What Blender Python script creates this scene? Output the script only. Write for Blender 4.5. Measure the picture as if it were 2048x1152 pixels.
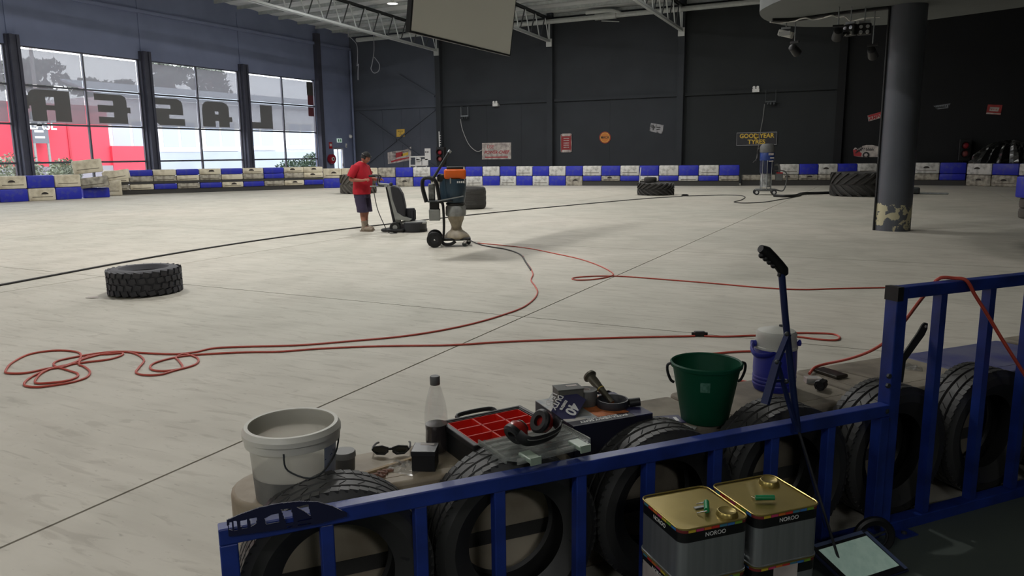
import bpy, bmesh, math, random
from mathutils import Vector, Matrix, Euler
random.seed(7)
PI = math.pi
for o in list(bpy.data.objects): bpy.data.objects.remove(o)
SC = bpy.context.scene
COL = SC.collection
# ------------------------------------------------------------------ camera
F, CAMH, CX, CY = 1515.0, 1.62, 1024.0, 576.0
dY = Vector((1802 - CX, 300 - CY, F)).normalized()          # along the window wall
dX = -Vector((-2010 - CX, 341 - CY, F)).normalized()        # along the back wall
dX = (dX - dY * dX.dot(dY)).normalized()
dZ = dX.cross(dY)
R = Matrix((dX, dY, dZ))
cam_d = bpy.data.cameras.new('camera')
cam = bpy.data.objects.new('camera', cam_d); COL.objects.link(cam)
cam_d.sensor_width = 36.0; cam_d.lens = F / 2048 * 36; cam_d.clip_start = 0.05; cam_d.clip_end = 500
cx_, cy_, cz_ = R @ Vector((1, 0, 0)), R @ Vector((0, -1, 0)), R @ Vector((0, 0, -1))
mw = Matrix.Identity(4)
for i in range(3):
    mw[i][0], mw[i][1], mw[i][2] = cx_[i], cy_[i], cz_[i]
mw[2][3] = CAMH
cam.matrix_world = mw
SC.camera = cam
# ------------------------------------------------------------------ sky, exposure
W = bpy.data.worlds.new('overcast_sky'); SC.world = W; W.use_nodes = True
wn = W.node_tree.nodes; wl = W.node_tree.links
bg = wn['Background']; bg.inputs[1].default_value = 4.3
tc = wn.new('ShaderNodeTexCoord'); nz = wn.new('ShaderNodeTexNoise'); nz.inputs['Scale'].default_value = 1.6
nz.inputs['Detail'].default_value = 5
cr = wn.new('ShaderNodeValToRGB')
cr.color_ramp.elements[0].position = .3; cr.color_ramp.elements[0].color = (.80, .84, .92, 1)
cr.color_ramp.elements[1].position = .7; cr.color_ramp.elements[1].color = (.98, .99, 1.0, 1)
wl.new(tc.outputs['Generated'], nz.inputs['Vector']); wl.new(nz.outputs['Fac'], cr.inputs['Fac']); wl.new(cr.outputs['Color'], bg.inputs['Color'])
SC.view_settings.view_transform = 'Standard'; SC.view_settings.look = 'None'
SC.view_settings.gamma = 1.0; SC.view_settings.use_curve_mapping = False
SC.view_settings.exposure = 0.0
LAMP_W = 400.0
FILL_W = 32.0  # power of the added fill panels behind the camera
SC.cycles.max_bounces = 6; SC.cycles.diffuse_bounces = 4; SC.cycles.glossy_bounces = 3; SC.cycles.transparent_max_bounces = 12; SC.cycles.adaptive_threshold = .02
SC.cycles.caustics_reflective = False; SC.cycles.caustics_refractive = False

# ------------------------------------------------------------------ pixel helpers (rays of the photograph's camera)
CAMP = Vector((0, 0, CAMH))
def ray(px, py): return R @ Vector(((px - CX) / F, (py - CY) / F, 1.0))
def P(px, py, z=0.0):
    d = ray(px, py); return CAMP + d * ((z - CAMH) / d.z)
def onY(px, py, Y):
    d = ray(px, py); return CAMP + d * (Y / d.y)
def onX(px, py, X):
    d = ray(px, py); return CAMP + d * (X / d.x)
FT = Vector((.646, .763, 0)).normalized(); FN = Vector((-.763, .646, 0)).normalized()   # along / across the blue fence
FA = math.atan2(FT.y, FT.x)
def onN(px, py, n):
    d = ray(px, py); return CAMP + d * (n / d.dot(FN))
def TN(t, n, z=0.0): return FT * t + FN * n + Vector((0, 0, z))

# ------------------------------------------------------------------ materials
def lin(c):
    c /= 255.0
    return c / 12.92 if c <= .04045 else ((c + .055) / 1.055) ** 2.4
def rgb(r, g, b): return (lin(r), lin(g), lin(b))
MATS = {}
def mat(name, col, rough=.6, metal=0.0, var=.0, scale=6.0, col2=None, bump=0.0, bscale=None, spec=.5, detail=4, lo=.35, hi=.65, world=False, alpha=None, emit=None, stretch=None):
    if name in MATS: return MATS[name]
    m = bpy.data.materials.new(name); m.use_nodes = True; MATS[name] = m
    nt = m.node_tree; b = nt.nodes['Principled BSDF']; L = nt.links
    b.inputs['Base Color'].default_value = (*col, 1); b.inputs['Roughness'].default_value = rough
    b.inputs['Metallic'].default_value = metal; b.inputs['Specular IOR Level'].default_value = spec
    vec = None
    if var or col2 or bump:
        if world: g = nt.nodes.new('ShaderNodeNewGeometry'); vec = g.outputs['Position']
        else: g = nt.nodes.new('ShaderNodeTexCoord'); vec = g.outputs['Object']
        if stretch:
            mp = nt.nodes.new('ShaderNodeMapping'); mp.inputs['Scale'].default_value = stretch
            L.new(vec, mp.inputs['Vector']); vec = mp.outputs['Vector']
    if var or col2:
        n = nt.nodes.new('ShaderNodeTexNoise'); n.inputs['Scale'].default_value = scale; n.inputs['Detail'].default_value = detail
        L.new(vec, n.inputs['Vector'])
        r = nt.nodes.new('ShaderNodeValToRGB')
        c2 = col2 if col2 else tuple(x * (1 - var) for x in col)
        r.color_ramp.elements[0].position = lo; r.color_ramp.elements[0].color = (*c2, 1)
        r.color_ramp.elements[1].position = hi; r.color_ramp.elements[1].color = (*col, 1)
        L.new(n.outputs['Fac'], r.inputs['Fac']); L.new(r.outputs['Color'], b.inputs['Base Color'])
    if bump:
        n2 = nt.nodes.new('ShaderNodeTexNoise'); n2.inputs['Scale'].default_value = bscale or scale * 4; n2.inputs['Detail'].default_value = 5
        L.new(vec, n2.inputs['Vector'])
        bp = nt.nodes.new('ShaderNodeBump'); bp.inputs['Strength'].default_value = bump; bp.inputs['Distance'].default_value = .01
        L.new(n2.outputs['Fac'], bp.inputs['Height']); L.new(bp.outputs['Normal'], b.inputs['Normal'])
    if emit:
        b.inputs['Emission Color'].default_value = (*emit[0], 1); b.inputs['Emission Strength'].default_value = emit[1]
    return m
def glassy(name, tint, gloss=.06, rough=.05, diffuse=None, dfac=0.0, refl=.5):
    m = bpy.data.materials.new(name); m.use_nodes = True; MATS[name] = m
    nt = m.node_tree; L = nt.links
    for n in list(nt.nodes): nt.nodes.remove(n)
    out = nt.nodes.new('ShaderNodeOutputMaterial'); t = nt.nodes.new('ShaderNodeBsdfTransparent'); t.inputs['Color'].default_value = (*tint, 1)
    g = nt.nodes.new('ShaderNodeBsdfGlossy'); g.inputs['Roughness'].default_value = rough
    mx = nt.nodes.new('ShaderNodeMixShader'); mx.inputs[0].default_value = gloss
    src = t.outputs[0]
    if diffuse:
        d = nt.nodes.new('ShaderNodeBsdfTranslucent'); d.inputs['Color'].default_value = (*diffuse, 1)
        d2 = nt.nodes.new('ShaderNodeBsdfDiffuse'); d2.inputs['Color'].default_value = (*diffuse, 1)
        ma = nt.nodes.new('ShaderNodeMixShader'); ma.inputs[0].default_value = refl
        L.new(d.outputs[0], ma.inputs[1]); L.new(d2.outputs[0], ma.inputs[2])
        m2 = nt.nodes.new('ShaderNodeMixShader'); m2.inputs[0].default_value = dfac
        L.new(t.outputs[0], m2.inputs[1]); L.new(ma.outputs[0], m2.inputs[2]); src = m2.outputs[0]
    L.new(src, mx.inputs[1]); L.new(g.outputs[0], mx.inputs[2]); L.new(mx.outputs[0], out.inputs['Surface'])
    return m

# ------------------------------------------------------------------ mesh builder
class MB:
    def __init__(s): s.v = []; s.f = []; s.mi = []; s.cur = 0
    def add(s, vs, fs):
        b = len(s.v); s.v += [tuple(v) for v in vs]
        s.f += [tuple(b + i for i in f) for f in fs]; s.mi += [s.cur] * len(fs); return s
    def box(s, c, d, rz=0.0, rot=None):
        M = rot if rot is not None else Matrix.Rotation(rz, 3, 'Z'); c = Vector(c)
        vs = [c + M @ Vector((x * d[0] / 2, y * d[1] / 2, z * d[2] / 2)) for z in (-1, 1) for x, y in ((-1, -1), (1, -1), (1, 1), (-1, 1))]
        return s.add(vs, [(3, 2, 1, 0), (4, 5, 6, 7), (0, 1, 5, 4), (1, 2, 6, 5), (2, 3, 7, 6), (3, 0, 4, 7)])
    def b2(s, lo, hi): return s.box([(a + b) / 2 for a, b in zip(lo, hi)], [abs(b - a) for a, b in zip(lo, hi)])
    def beam(s, a, b, w, h):                       # rectangular bar from a to b (h measured upwards)
        a, b = Vector(a), Vector(b); d = (b - a); L = d.length; d.normalize()
        up = Vector((0, 0, 1)) if abs(d.z) < .98 else Vector((0, 1, 0))
        sd = d.cross(up).normalized(); up = sd.cross(d)
        M = Matrix((d, sd, up)).transposed()
        return s.box((a + b) / 2, (L, w, h), rot=M)
    def prism(s, pts, z0, z1):                     # plan polygon (x, y) extruded in z
        n = len(pts)
        ar = sum(pts[i][0] * pts[(i + 1) % n][1] - pts[(i + 1) % n][0] * pts[i][1] for i in range(n))
        if ar < 0: pts = pts[::-1]
        vs = [(p[0], p[1], z0) for p in pts] + [(p[0], p[1], z1) for p in pts]
        return s.add(vs, [tuple(range(n - 1, -1, -1)), tuple(range(n, 2 * n))] + [(i, (i + 1) % n, n + (i + 1) % n, n + i) for i in range(n)])
    def slab(s, pts, off):                         # any planar polygon of 3-D points, thickened by vector off
        n = len(pts); off = Vector(off)
        vs = [Vector(p) for p in pts] + [Vector(p) + off for p in pts]
        return s.add(vs, [tuple(range(n - 1, -1, -1)), tuple(range(n, 2 * n))] + [(i, (i + 1) % n, n + (i + 1) % n, n + i) for i in range(n)])
    def tube(s, path, r, seg=8, closed=False, caps=True, ry=None, up0=None):
        path = [Vector(p) for p in path]; n = len(path)
        rr = r if isinstance(r, (list, tuple)) else [r] * n
        ryy = ry if isinstance(ry, (list, tuple)) else ([ry] * n if ry else rr)
        tang = []
        for i in range(n):
            a = path[(i - 1) % n] if (closed or i > 0) else path[i]
            b = path[(i + 1) % n] if (closed or i < n - 1) else path[i]
            d = b - a; tang.append(d.normalized() if d.length > 1e-9 else Vector((0, 0, 1)))
        t0 = tang[0]
        up = Vector(up0) if up0 else (Vector((0, 0, 1)) if abs(t0.z) < .9 else Vector((1, 0, 0)))
        nrm = (up - t0 * up.dot(t0)).normalized(); vs = []
        for i in range(n):
            t = tang[i]; nrm = nrm - t * nrm.dot(t)
            nrm = nrm.normalized() if nrm.length > 1e-6 else t.orthogonal().normalized()
            bi = t.cross(nrm)
            for k in range(seg):
                a = 2 * PI * k / seg
                vs.append(path[i] + nrm * (math.cos(a) * ryy[i]) + bi * (math.sin(a) * rr[i]))
        fs = []
        for i in range(n if closed else n - 1):
            j = (i + 1) % n
            for k in range(seg):
                l = (k + 1) % seg
                fs.append((i * seg + k, i * seg + l, j * seg + l, j * seg + k))
        if caps and not closed:
            fs.append(tuple(range(seg - 1, -1, -1))); fs.append(tuple((n - 1) * seg + k for k in range(seg)))
        return s.add(vs, fs)
    def cyl(s, a, b, r, r2=None, seg=16): return s.tube([a, b], [r, r if r2 is None else r2], seg)
    def lathe(s, prof, seg=32, M=None, closed=False, cap=True):   # prof of (r, z)
        vs = []
        for r, z in prof:
            for k in range(seg):
                a = 2 * PI * k / seg; vs.append(Vector((r * math.cos(a), r * math.sin(a), z)))
        if M is not None: vs = [M @ v for v in vs]
        n = len(prof); fs = []
        for i in range(n if closed else n - 1):
            j = (i + 1) % n
            for k in range(seg):
                l = (k + 1) % seg; fs.append((i * seg + k, i * seg + l, j * seg + l, j * seg + k))
        if cap and not closed:
            if prof[0][0] > 1e-6: fs.append(tuple(range(seg - 1, -1, -1)))
            if prof[-1][0] > 1e-6: fs.append(tuple((n - 1) * seg + k for k in range(seg)))
        return s.add(vs, fs)
    def rbox(s, c, d, r=.02, rz=0.0, seg=3, rot=None, sq=None):      # rounded box
        bm = bmesh.new(); bmesh.ops.create_cube(bm, size=1.0)
        for v in bm.verts: v.co = Vector((v.co.x * d[0], v.co.y * d[1], v.co.z * d[2]))
        bmesh.ops.bevel(bm, geom=bm.edges[:] + bm.verts[:], offset=min(r, min(d) * .49), segments=seg, affect='EDGES', profile=.5)
        M = rot if rot is not None else Matrix.Rotation(rz, 3, 'Z'); c = Vector(c)
        bm.verts.ensure_lookup_table()
        for i, v in enumerate(bm.verts): v.index = i
        s.add([c + M @ v.co for v in bm.verts], [[v.index for v in f.verts] for f in bm.faces]); bm.free(); return s
    def ball(s, c, r, sx=1, sy=1, sz=1, seg=16, rings=10, M=None):
        c = Vector(c); vs = []; fs = []
        for i in range(1, rings):
            th = PI * i / rings
            for k in range(seg):
                a = 2 * PI * k / seg
                v = Vector((r * sx * math.sin(th) * math.cos(a), r * sy * math.sin(th) * math.sin(a), r * sz * math.cos(th)))
                vs.append(c + (M @ v if M is not None else v))
        for e in (1, -1):
            v = Vector((0, 0, e * r * sz)); vs.append(c + (M @ v if M is not None else v))
        for i in range(rings - 2):
            for k in range(seg):
                l = (k + 1) % seg; fs.append((i * seg + k, (i + 1) * seg + k, (i + 1) * seg + l, i * seg + l))
        t = (rings - 1) * seg
        for k in range(seg):
            l = (k + 1) % seg; fs.append((t, k, l)); fs.append((t + 1, (rings - 2) * seg + l, (rings - 2) * seg + k))
        return s.add(vs, fs)
    def mesh(s, name, mats, smooth=False, ang=40):
        me = bpy.data.meshes.new(name); me.from_pydata(s.v, [], s.f)
        for m in (mats if isinstance(mats, (list, tuple)) else [mats]): me.materials.append(m)
        me.polygons.foreach_set('material_index', s.mi)
        bm = bmesh.new(); bm.from_mesh(me); bmesh.ops.recalc_face_normals(bm, faces=bm.faces[:]); bm.to_mesh(me); bm.free()
        if smooth:
            me.polygons.foreach_set('use_smooth', [True] * len(me.polygons))
            me.set_sharp_from_angle(angle=math.radians(ang))
        me.update(); return me
    def obj(s, name, mats, parent=None, smooth=False, loc=None, rz=0.0, ang=40, bevel=0.0):
        o = link(name, s.mesh(name, mats, smooth, ang), parent)
        if loc is not None: o.location = loc
        o.rotation_euler.z = rz
        if bevel: bev(o, bevel)
        return o
def bev(o, w, seg=2):
    b = o.modifiers.new('bevel', 'BEVEL'); b.width = w; b.segments = seg; b.limit_method = 'ANGLE'; b.angle_limit = math.radians(40)
def link(name, data, parent=None):
    o = bpy.data.objects.new(name, data); COL.objects.link(o)
    if parent is not None: o.parent = parent
    return o
def tag(o, label, cat, group=None):
    o['label'] = label; o['category'] = cat
    if group: o['group'] = group
    return o
def thing(name, label, cat, loc=(0, 0, 0), rz=0.0, group=None):
    o = link(name, None); o.location = loc; o.rotation_euler = (0, 0, rz); o.empty_display_size = .1
    return tag(o, label, cat, group)
def struct(o, label=None):
    o['kind'] = 'structure'
    if label: o['label'] = label
    return o
def copy_tree(o, parent=None):
    c = o.copy(); COL.objects.link(c)
    if parent is not None: c.parent = parent
    for ch in list(o.children): copy_tree(ch, c)
    return c
def crom(pts, n=8, closed=False):                  # Catmull-Rom through points
    pts = [Vector(p) for p in pts]; N = len(pts); out = []
    for i in range(N if closed else N - 1):
        p0 = pts[(i - 1) % N] if (closed or i > 0) else pts[i]; p1 = pts[i]; p2 = pts[(i + 1) % N]
        p3 = pts[(i + 2) % N] if (closed or i + 2 < N) else p2
        for k in range(n):
            t = k / n
            out.append(.5 * ((2 * p1) + (p2 - p0) * t + (2 * p0 - 5 * p1 + 4 * p2 - p3) * t * t + (3 * p1 - p0 - 3 * p2 + p3) * t ** 3))
    if not closed: out.append(pts[-1])
    return out
def lettering(txt, size, m, parent, loc, xdir, ydir, depth=.002, name='lettering', align='CENTER', shear=0.0, sx=1.0, bold=0.0):
    cu = bpy.data.curves.new(name, 'FONT'); cu.body = txt; cu.size = size; cu.align_x = align; cu.align_y = 'CENTER'; cu.extrude = depth; cu.shear = shear
    cu.offset = bold; cu.resolution_u = 3
    t = bpy.data.objects.new(name, cu); COL.objects.link(t)
    dg = bpy.context.evaluated_depsgraph_get(); me = bpy.data.meshes.new_from_object(t.evaluated_get(dg))
    bpy.data.objects.remove(t); bpy.data.curves.remove(cu)
    me.materials.clear(); me.materials.append(m)
    xd = Vector(xdir).normalized(); yd = Vector(ydir).normalized(); zd = xd.cross(yd)
    M = Matrix((xd * sx, yd, zd)).transposed().to_4x4(); M.translation = Vector(loc)
    me.transform(M)
    return link(name, me, parent)
ORD = 'first second third fourth fifth sixth seventh eighth ninth tenth eleventh twelfth thirteenth fourteenth fifteenth sixteenth seventeenth eighteenth nineteenth twentieth'.split()
def ordinal(i):
    if i < 20: return ORD[i]
    tens = {2: 'twenty', 3: 'thirty', 4: 'forty'}; k = i + 1
    return {20: 'twentieth', 30: 'thirtieth', 40: 'fortieth'}[k] if k % 10 == 0 else tens[k // 10] + '-' + ORD[k % 10 - 1]
# ================================================================== common materials
M_steel = mat('galvanised_steel', rgb(165, 170, 172), .45, .6, var=.25, scale=9)
M_dsteel = mat('dark_steel', rgb(70, 74, 76), .5, .5, var=.3, scale=9)
M_black = mat('black_plastic', rgb(22, 23, 25), .5, var=.3, scale=12)
M_rubber = mat('tyre_rubber', rgb(38, 38, 40), .75, col2=rgb(58, 57, 55), scale=7, bump=.15, bscale=60, lo=.7, hi=.45)
M_rubberd = mat('dusty_tyre_rubber', rgb(45, 44, 44), .85, col2=rgb(88, 84, 78), scale=5, bump=.2, bscale=50, lo=.75, hi=.45)
M_white = mat('white_paint', rgb(225, 225, 222), .5, var=.1)
M_bluefence = mat('blue_gloss_paint', rgb(32, 56, 138), .36, col2=rgb(24, 42, 104), scale=7, bump=.05, bscale=90)
M_bluep = mat('blue_barrier_plastic', rgb(30, 40, 168), .5, col2=rgb(62, 68, 150), scale=4.5, lo=.32, hi=.5, bump=.08, bscale=20)
M_whitep = mat('dirty_white_barrier_plastic', rgb(214, 206, 184), .6, col2=rgb(172, 161, 138), scale=3.4, detail=8, lo=.3, hi=.55, bump=.1, bscale=20)
M_greyp = mat('grimy_grey_barrier_plastic', rgb(176, 170, 156), .65, col2=rgb(98, 94, 86), scale=5, detail=8, lo=.32, hi=.62, bump=.12, bscale=20)
M_red = mat('red_paint', rgb(185, 30, 40), .5, var=.2)
M_chrome = mat('bright_metal', rgb(200, 200, 200), .25, .9)
# ------------------------------------------------------------------ floor slabs (saw-cut joints every 6.55 x 5.67 m)
def floor_material():
    m = bpy.data.materials.new('ground_concrete'); m.use_nodes = True; nt = m.node_tree; L = nt.links; b = nt.nodes['Principled BSDF']
    b.inputs['Roughness'].default_value = .62; b.inputs['Specular IOR Level'].default_value = .35
    g = nt.nodes.new('ShaderNodeNewGeometry')
    def noise(scale, detail=5, sc=None, rz=0, dist=0):
        mp = nt.nodes.new('ShaderNodeMapping'); mp.inputs['Scale'].default_value = sc or (1, 1, 1); mp.inputs['Rotation'].default_value = (0, 0, rz)
        L.new(g.outputs['Position'], mp.inputs['Vector'])
        n = nt.nodes.new('ShaderNodeTexNoise'); n.inputs['Scale'].default_value = scale; n.inputs['Detail'].default_value = detail; n.inputs['Distortion'].default_value = dist
        L.new(mp.outputs['Vector'], n.inputs['Vector']); return n.outputs['Fac']
    def ramp(src, p0, c0, p1, c1):
        r = nt.nodes.new('ShaderNodeValToRGB'); e = r.color_ramp.elements
        e[0].position, e[0].color = p0, (*c0, 1); e[1].position, e[1].color = p1, (*c1, 1); L.new(src, r.inputs['Fac']); return r.outputs['Color']
    def mul(a, c, fac=1.0):
        mx = nt.nodes.new('ShaderNodeMix'); mx.data_type = 'RGBA'; mx.blend_type = 'MULTIPLY'; mx.inputs[0].default_value = fac
        L.new(a, mx.inputs[6]); L.new(c, mx.inputs[7]); return mx.outputs[2]
    base = ramp(noise(.22, 4), .3, rgb(186, 184, 172), .7, rgb(204, 198, 186))
    c = mul(base, ramp(noise(1.3, 8, dist=.6), .3, (.86, .86, .85), .6, (1, 1, 1)))
    c = mul(c, ramp(noise(1.1, 7, (1, 7, 1), .35, .4), .36, (.84, .83, .82), .52, (1, 1, 1)), .5)      # grinder swirl streaks
    c = mul(c, ramp(noise(3.2, 9, (1, 5, 1), .62, .8), .34, (.70, .68, .66), .44, (1, 1, 1)), .5)
    c = mul(c, ramp(noise(14, 6, (1, 3, 1), .5), .26, (.55, .52, .50), .36, (1, 1, 1)), .6)             # dark flecks
    # part of the slab round the right-hand side that has not been ground yet
    sx = nt.nodes.new('ShaderNodeSeparateXYZ'); L.new(g.outputs['Position'], sx.inputs[0])
    v = nt.nodes.new('ShaderNodeVectorMath'); v.operation = 'DISTANCE'; L.new(g.outputs['Position'], v.inputs[0]); v.inputs[1].default_value = (6.6, 14.4, 0)
    dn = nt.nodes.new('ShaderNodeMath'); dn.operation = 'MULTIPLY_ADD'; L.new(noise(.9, 3), dn.inputs[0]); dn.inputs[1].default_value = .7; L.new(v.outputs['Value'], dn.inputs[2])
    mk = nt.nodes.new('ShaderNodeMapRange'); mk.inputs[1].default_value = 5.0; mk.inputs[2].default_value = 5.25; mk.inputs[3].default_value = 1; mk.inputs[4].default_value = 0
    L.new(dn.outputs[0], mk.inputs[0])
    mx = nt.nodes.new('ShaderNodeMix'); mx.data_type = 'RGBA'; L.new(mk.outputs[0], mx.inputs[0]); L.new(c, mx.inputs[6])
    L.new(mul(c, ramp(noise(2, 6), .3, (.42, .42, .41), .7, (.6, .6, .58))), mx.inputs[7])
    L.new(mx.outputs[2], b.inputs['Base Color'])
    bp = nt.nodes.new('ShaderNodeBump'); bp.inputs['Strength'].default_value = .12; bp.inputs['Distance'].default_value = .01
    L.new(noise(9, 8), bp.inputs['Height']); L.new(bp.outputs['Normal'], b.inputs['Normal'])
    return m
M_floor = floor_material()
M_joint = mat('joint_filler', rgb(40, 36, 34), .9)
XW, YB, XR, YR = -32.5, 41.0, 9.0, -6.0
fl = struct(MB().b2((XW, YR, -.3), (XR, YB, -.02)).obj('floor', M_joint), 'pale ground concrete slab floor with saw-cut joints')
xs = [XW] + [x for x in [-3.29 + 6.55 * k for k in range(-6, 3)] if XW + .5 < x < XR - .5] + [XR]
ys = [YR] + [y for y in [6.73 + 5.67 * k for k in range(-3, 8)] if YR + .5 < y < YB - .5] + [YB]
g_ = .008
for i in range(len(xs) - 1):
    for j in range(len(ys) - 1):
        MB().b2((xs[i] + g_, ys[j] + g_, -.02), (xs[i + 1] - g_, ys[j + 1] - g_, 0)).obj('slab', M_floor, fl)
M_spec = mat('black_floor_paint', rgb(34, 38, 36), .55, col2=rgb(72, 80, 74), scale=2.6, detail=7, lo=.66, hi=.42, world=True, bump=.1, bscale=30)
a, b_ = TN(-6, 2.225), TN(9.3, 2.225)
struct(MB().prism([(a.x, a.y), (b_.x, b_.y), (XR, b_.y), (XR, YR), (a.x, YR)], 0.0, .003).obj('floor_spectator', M_spec), 'black painted floor on the near side of the blue fence')
# ------------------------------------------------------------------ walls
M_wl = mat('haze_lightened_wall_tone', rgb(126, 135, 165), .85, var=.12, scale=.8, world=True)  # colour lightened to stand in for haze near the windows
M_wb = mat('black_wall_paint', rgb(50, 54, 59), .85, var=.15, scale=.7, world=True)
M_wr = mat('black_paint_and_shade', rgb(22, 24, 26), .9, var=.15, scale=.7, world=True)  # black side wall; on the back wall its darkness stands in for shade
M_wm = mat('falloff_darkened_wall_tone', rgb(38, 42, 44), .85, var=.15, scale=.7, world=True)  # colour darkened to stand in for light falling off to the right
M_wc = mat('haze_lightened_corner_tone', rgb(80, 85, 96), .85, var=.12, scale=.8, world=True)  # colour lightened for the haze toward the window corner
M_col = mat('backlit_column_tone', rgb(62, 64, 78), .7, var=.1)  # backlight put into the colour: columns darker than the wall
def zr(y): return 9.35 + (YB - y) * .03
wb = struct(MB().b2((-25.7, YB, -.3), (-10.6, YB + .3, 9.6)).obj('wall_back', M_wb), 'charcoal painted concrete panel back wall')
struct(MB().b2((XW - .3, YB, -.3), (-25.7, YB + .3, 9.6)).obj('wall_back_corner', M_wc), 'corner bay of the back wall, colour lightened for window haze')
struct(MB().b2((-10.6, YB, -.3), (-2.75, YB + .3, 9.6)).obj('wall_back_middle', M_wm), 'back wall bay behind the tyre sign, colour darkened for light falloff')
struct(MB().b2((-2.75, YB, -.3), (XR + .3, YB + .3, 9.6)).obj('wall_back_shade_end', M_wr), 'end of the back wall, colour darkened to black for shade')
for k, x in enumerate((-25.62, -18.12, -10.6)):
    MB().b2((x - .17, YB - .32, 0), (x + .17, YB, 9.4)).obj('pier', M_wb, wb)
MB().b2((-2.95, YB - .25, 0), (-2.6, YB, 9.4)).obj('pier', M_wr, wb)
ed = [XW, -25.62, -18.12, -10.6, -2.75]
for i in range(4):
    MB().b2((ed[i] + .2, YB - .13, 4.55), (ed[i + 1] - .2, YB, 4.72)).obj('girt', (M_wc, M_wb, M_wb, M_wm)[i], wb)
for a, b_ in (((-31.9, .8), (-26, 4.4)), ((-31.9, 4.4), (-26, .8)), ((-28.6, 6.6), (-26, 5.2))):
    MB().beam((a[0], YB - .06, a[1]), (b_[0], YB - .06, b_[1]), .05, .09).obj('brace', M_wc, wb)
for x in (-30.1, -28.6, -27.2, -22.4, -20.1, -14.6):       # panel joints
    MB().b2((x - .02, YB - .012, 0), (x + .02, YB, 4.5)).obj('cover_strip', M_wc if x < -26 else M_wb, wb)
# left wall: columns, head wall, glazed bays 6.1 m apart
ZB, ZS, Z2, Z1, ZT = .12, 1.47, 3.07, 4.65, 6.23
BAYS = [19.66 + 6.13 * k for k in range(-4, 3)]; BW = 5.58
yL = BAYS[-1] + BW
DY0, DY1 = 38.95, 39.95
wl_ = struct(MB().b2((XW - .25, YR, ZT), (XW, YB, zr(YR))).obj('wall_left', M_wl), 'dark blue-grey wall above the shopfront windows')
MB().b2((XW - .25, yL, -.3), (XW, DY0, ZT)).obj('wall_panel', M_wl, wl_)
MB().b2((XW - .25, DY1, -.3), (XW, YB, ZT)).obj('wall_panel', M_wl, wl_)
MB().b2((XW - .25, DY0, 2.15), (XW, DY1, ZT)).obj('wall_panel', M_wl, wl_)
MB().b2((XW - .25, YR, -.3), (XW, BAYS[0] - .55, ZT)).obj('wall_panel', M_wl, wl_)
for y in BAYS:
    c = MB().b2((XW - .2, y - .55, 0), (XW + .12, y, 6.6)); c.b2((XW + .12, y - .48, 0), (XW + .3, y - .36, 6.6)); c.b2((XW + .12, y - .2, 0), (XW + .3, y - .08, 6.6)); c.b2((XW + .18, y - .36, 0), (XW + .24, y - .2, 6.6)); MB().b2((XW, y - .42, 6.6), (XW + .05, y - .14, 9.3)).obj('wall_stud', M_wl, wl_)
    c.obj('column', M_col, wl_)
MB().b2((XW, yL + .02, 0), (XW + .3, yL + .35, 9.0)).obj('column', M_col, wl_)
MB().cyl((XW + .25, 40.75, 0), (XW + .25, 40.75, 8.3), .07).obj('downpipe', M_wl, wl_)
MB().b2((XW, YR, 8.35), (XW + .12, YB, 8.5)).obj('eaves_beam', M_wl, wl_)
M_alu = mat('anodised_window_frame', rgb(88, 90, 98), .45, .5)
M_alul = mat('bright_window_frame', rgb(200, 202, 206), .5, .3)
M_glass = glassy('window_glass', (.97, .985, .985), gloss=.03)
M_film = glassy('grey_window_film', (.12, .121, .125), gloss=.02, rough=.3, diffuse=(.6, .6, .64), dfac=.21, refl=.2)
M_vinyl = mat('dark_grey_vinyl', rgb(96, 94, 92), .7)
def vinyl():
    m = glassy('sign_vinyl', (.03, .03, .028), gloss=.02, rough=.4, diffuse=(.25, .245, .225), dfac=.6, refl=.4); return m
M_vin = vinyl()
def window(idx, y0):
    w = link('window_%d' % idx, None); w.location = (XW - .1, y0, 0); struct(w, 'tall shopfront window of eight panes in a dark frame')
    x0, x1 = -.05, .05; ym = BW / 2
    fr = MB()
    for ya, yb in ((0, .06), (BW - .06, BW)): fr.b2((x0, ya, 0), (x1, yb, ZT))
    fr.b2((x0, .06, ZT - .05), (x1, BW - .06, ZT)); fr.b2((x0, .06, 0), (x1, BW - .06, ZB)); fr.obj('window_frame', M_alu, w)
    MB().b2((x0, ym - .04, ZB), (x1, ym + .04, ZT - .05)).obj('mullion', M_alu, w)
    for z in (ZS, Z2, Z1):
        for ya, yb in ((.06, ym - .04), (ym + .04, BW - .06)):
            MB().b2((x0, ya, z - .04), (x1, yb, z + .04)).obj('transom', M_alu, w)
    for ya, yb in ((.06, ym - .04), (ym + .04, BW - .06)):
        for r_, (za, zb) in enumerate(((ZB, ZS - .04), (ZS + .04, Z2 - .04), (Z2 + .04, Z1 - .04), (Z1 + .04, ZT - .05))):
            p = MB().b2((-.006, ya, za), (.006, yb, zb)).obj('pane', M_glass, w)
            if r_ >= 2:
                zq = zb - (.07 if r_ == 3 else .02); MB().add([(.008, ya + .02, za + .02), (.008, yb - .06, za + .02), (.008, yb - .06, zq), (.008, ya + .02, zq)], [(0, 1, 2, 3)]).obj('film', M_film, p)
    return w
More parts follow.
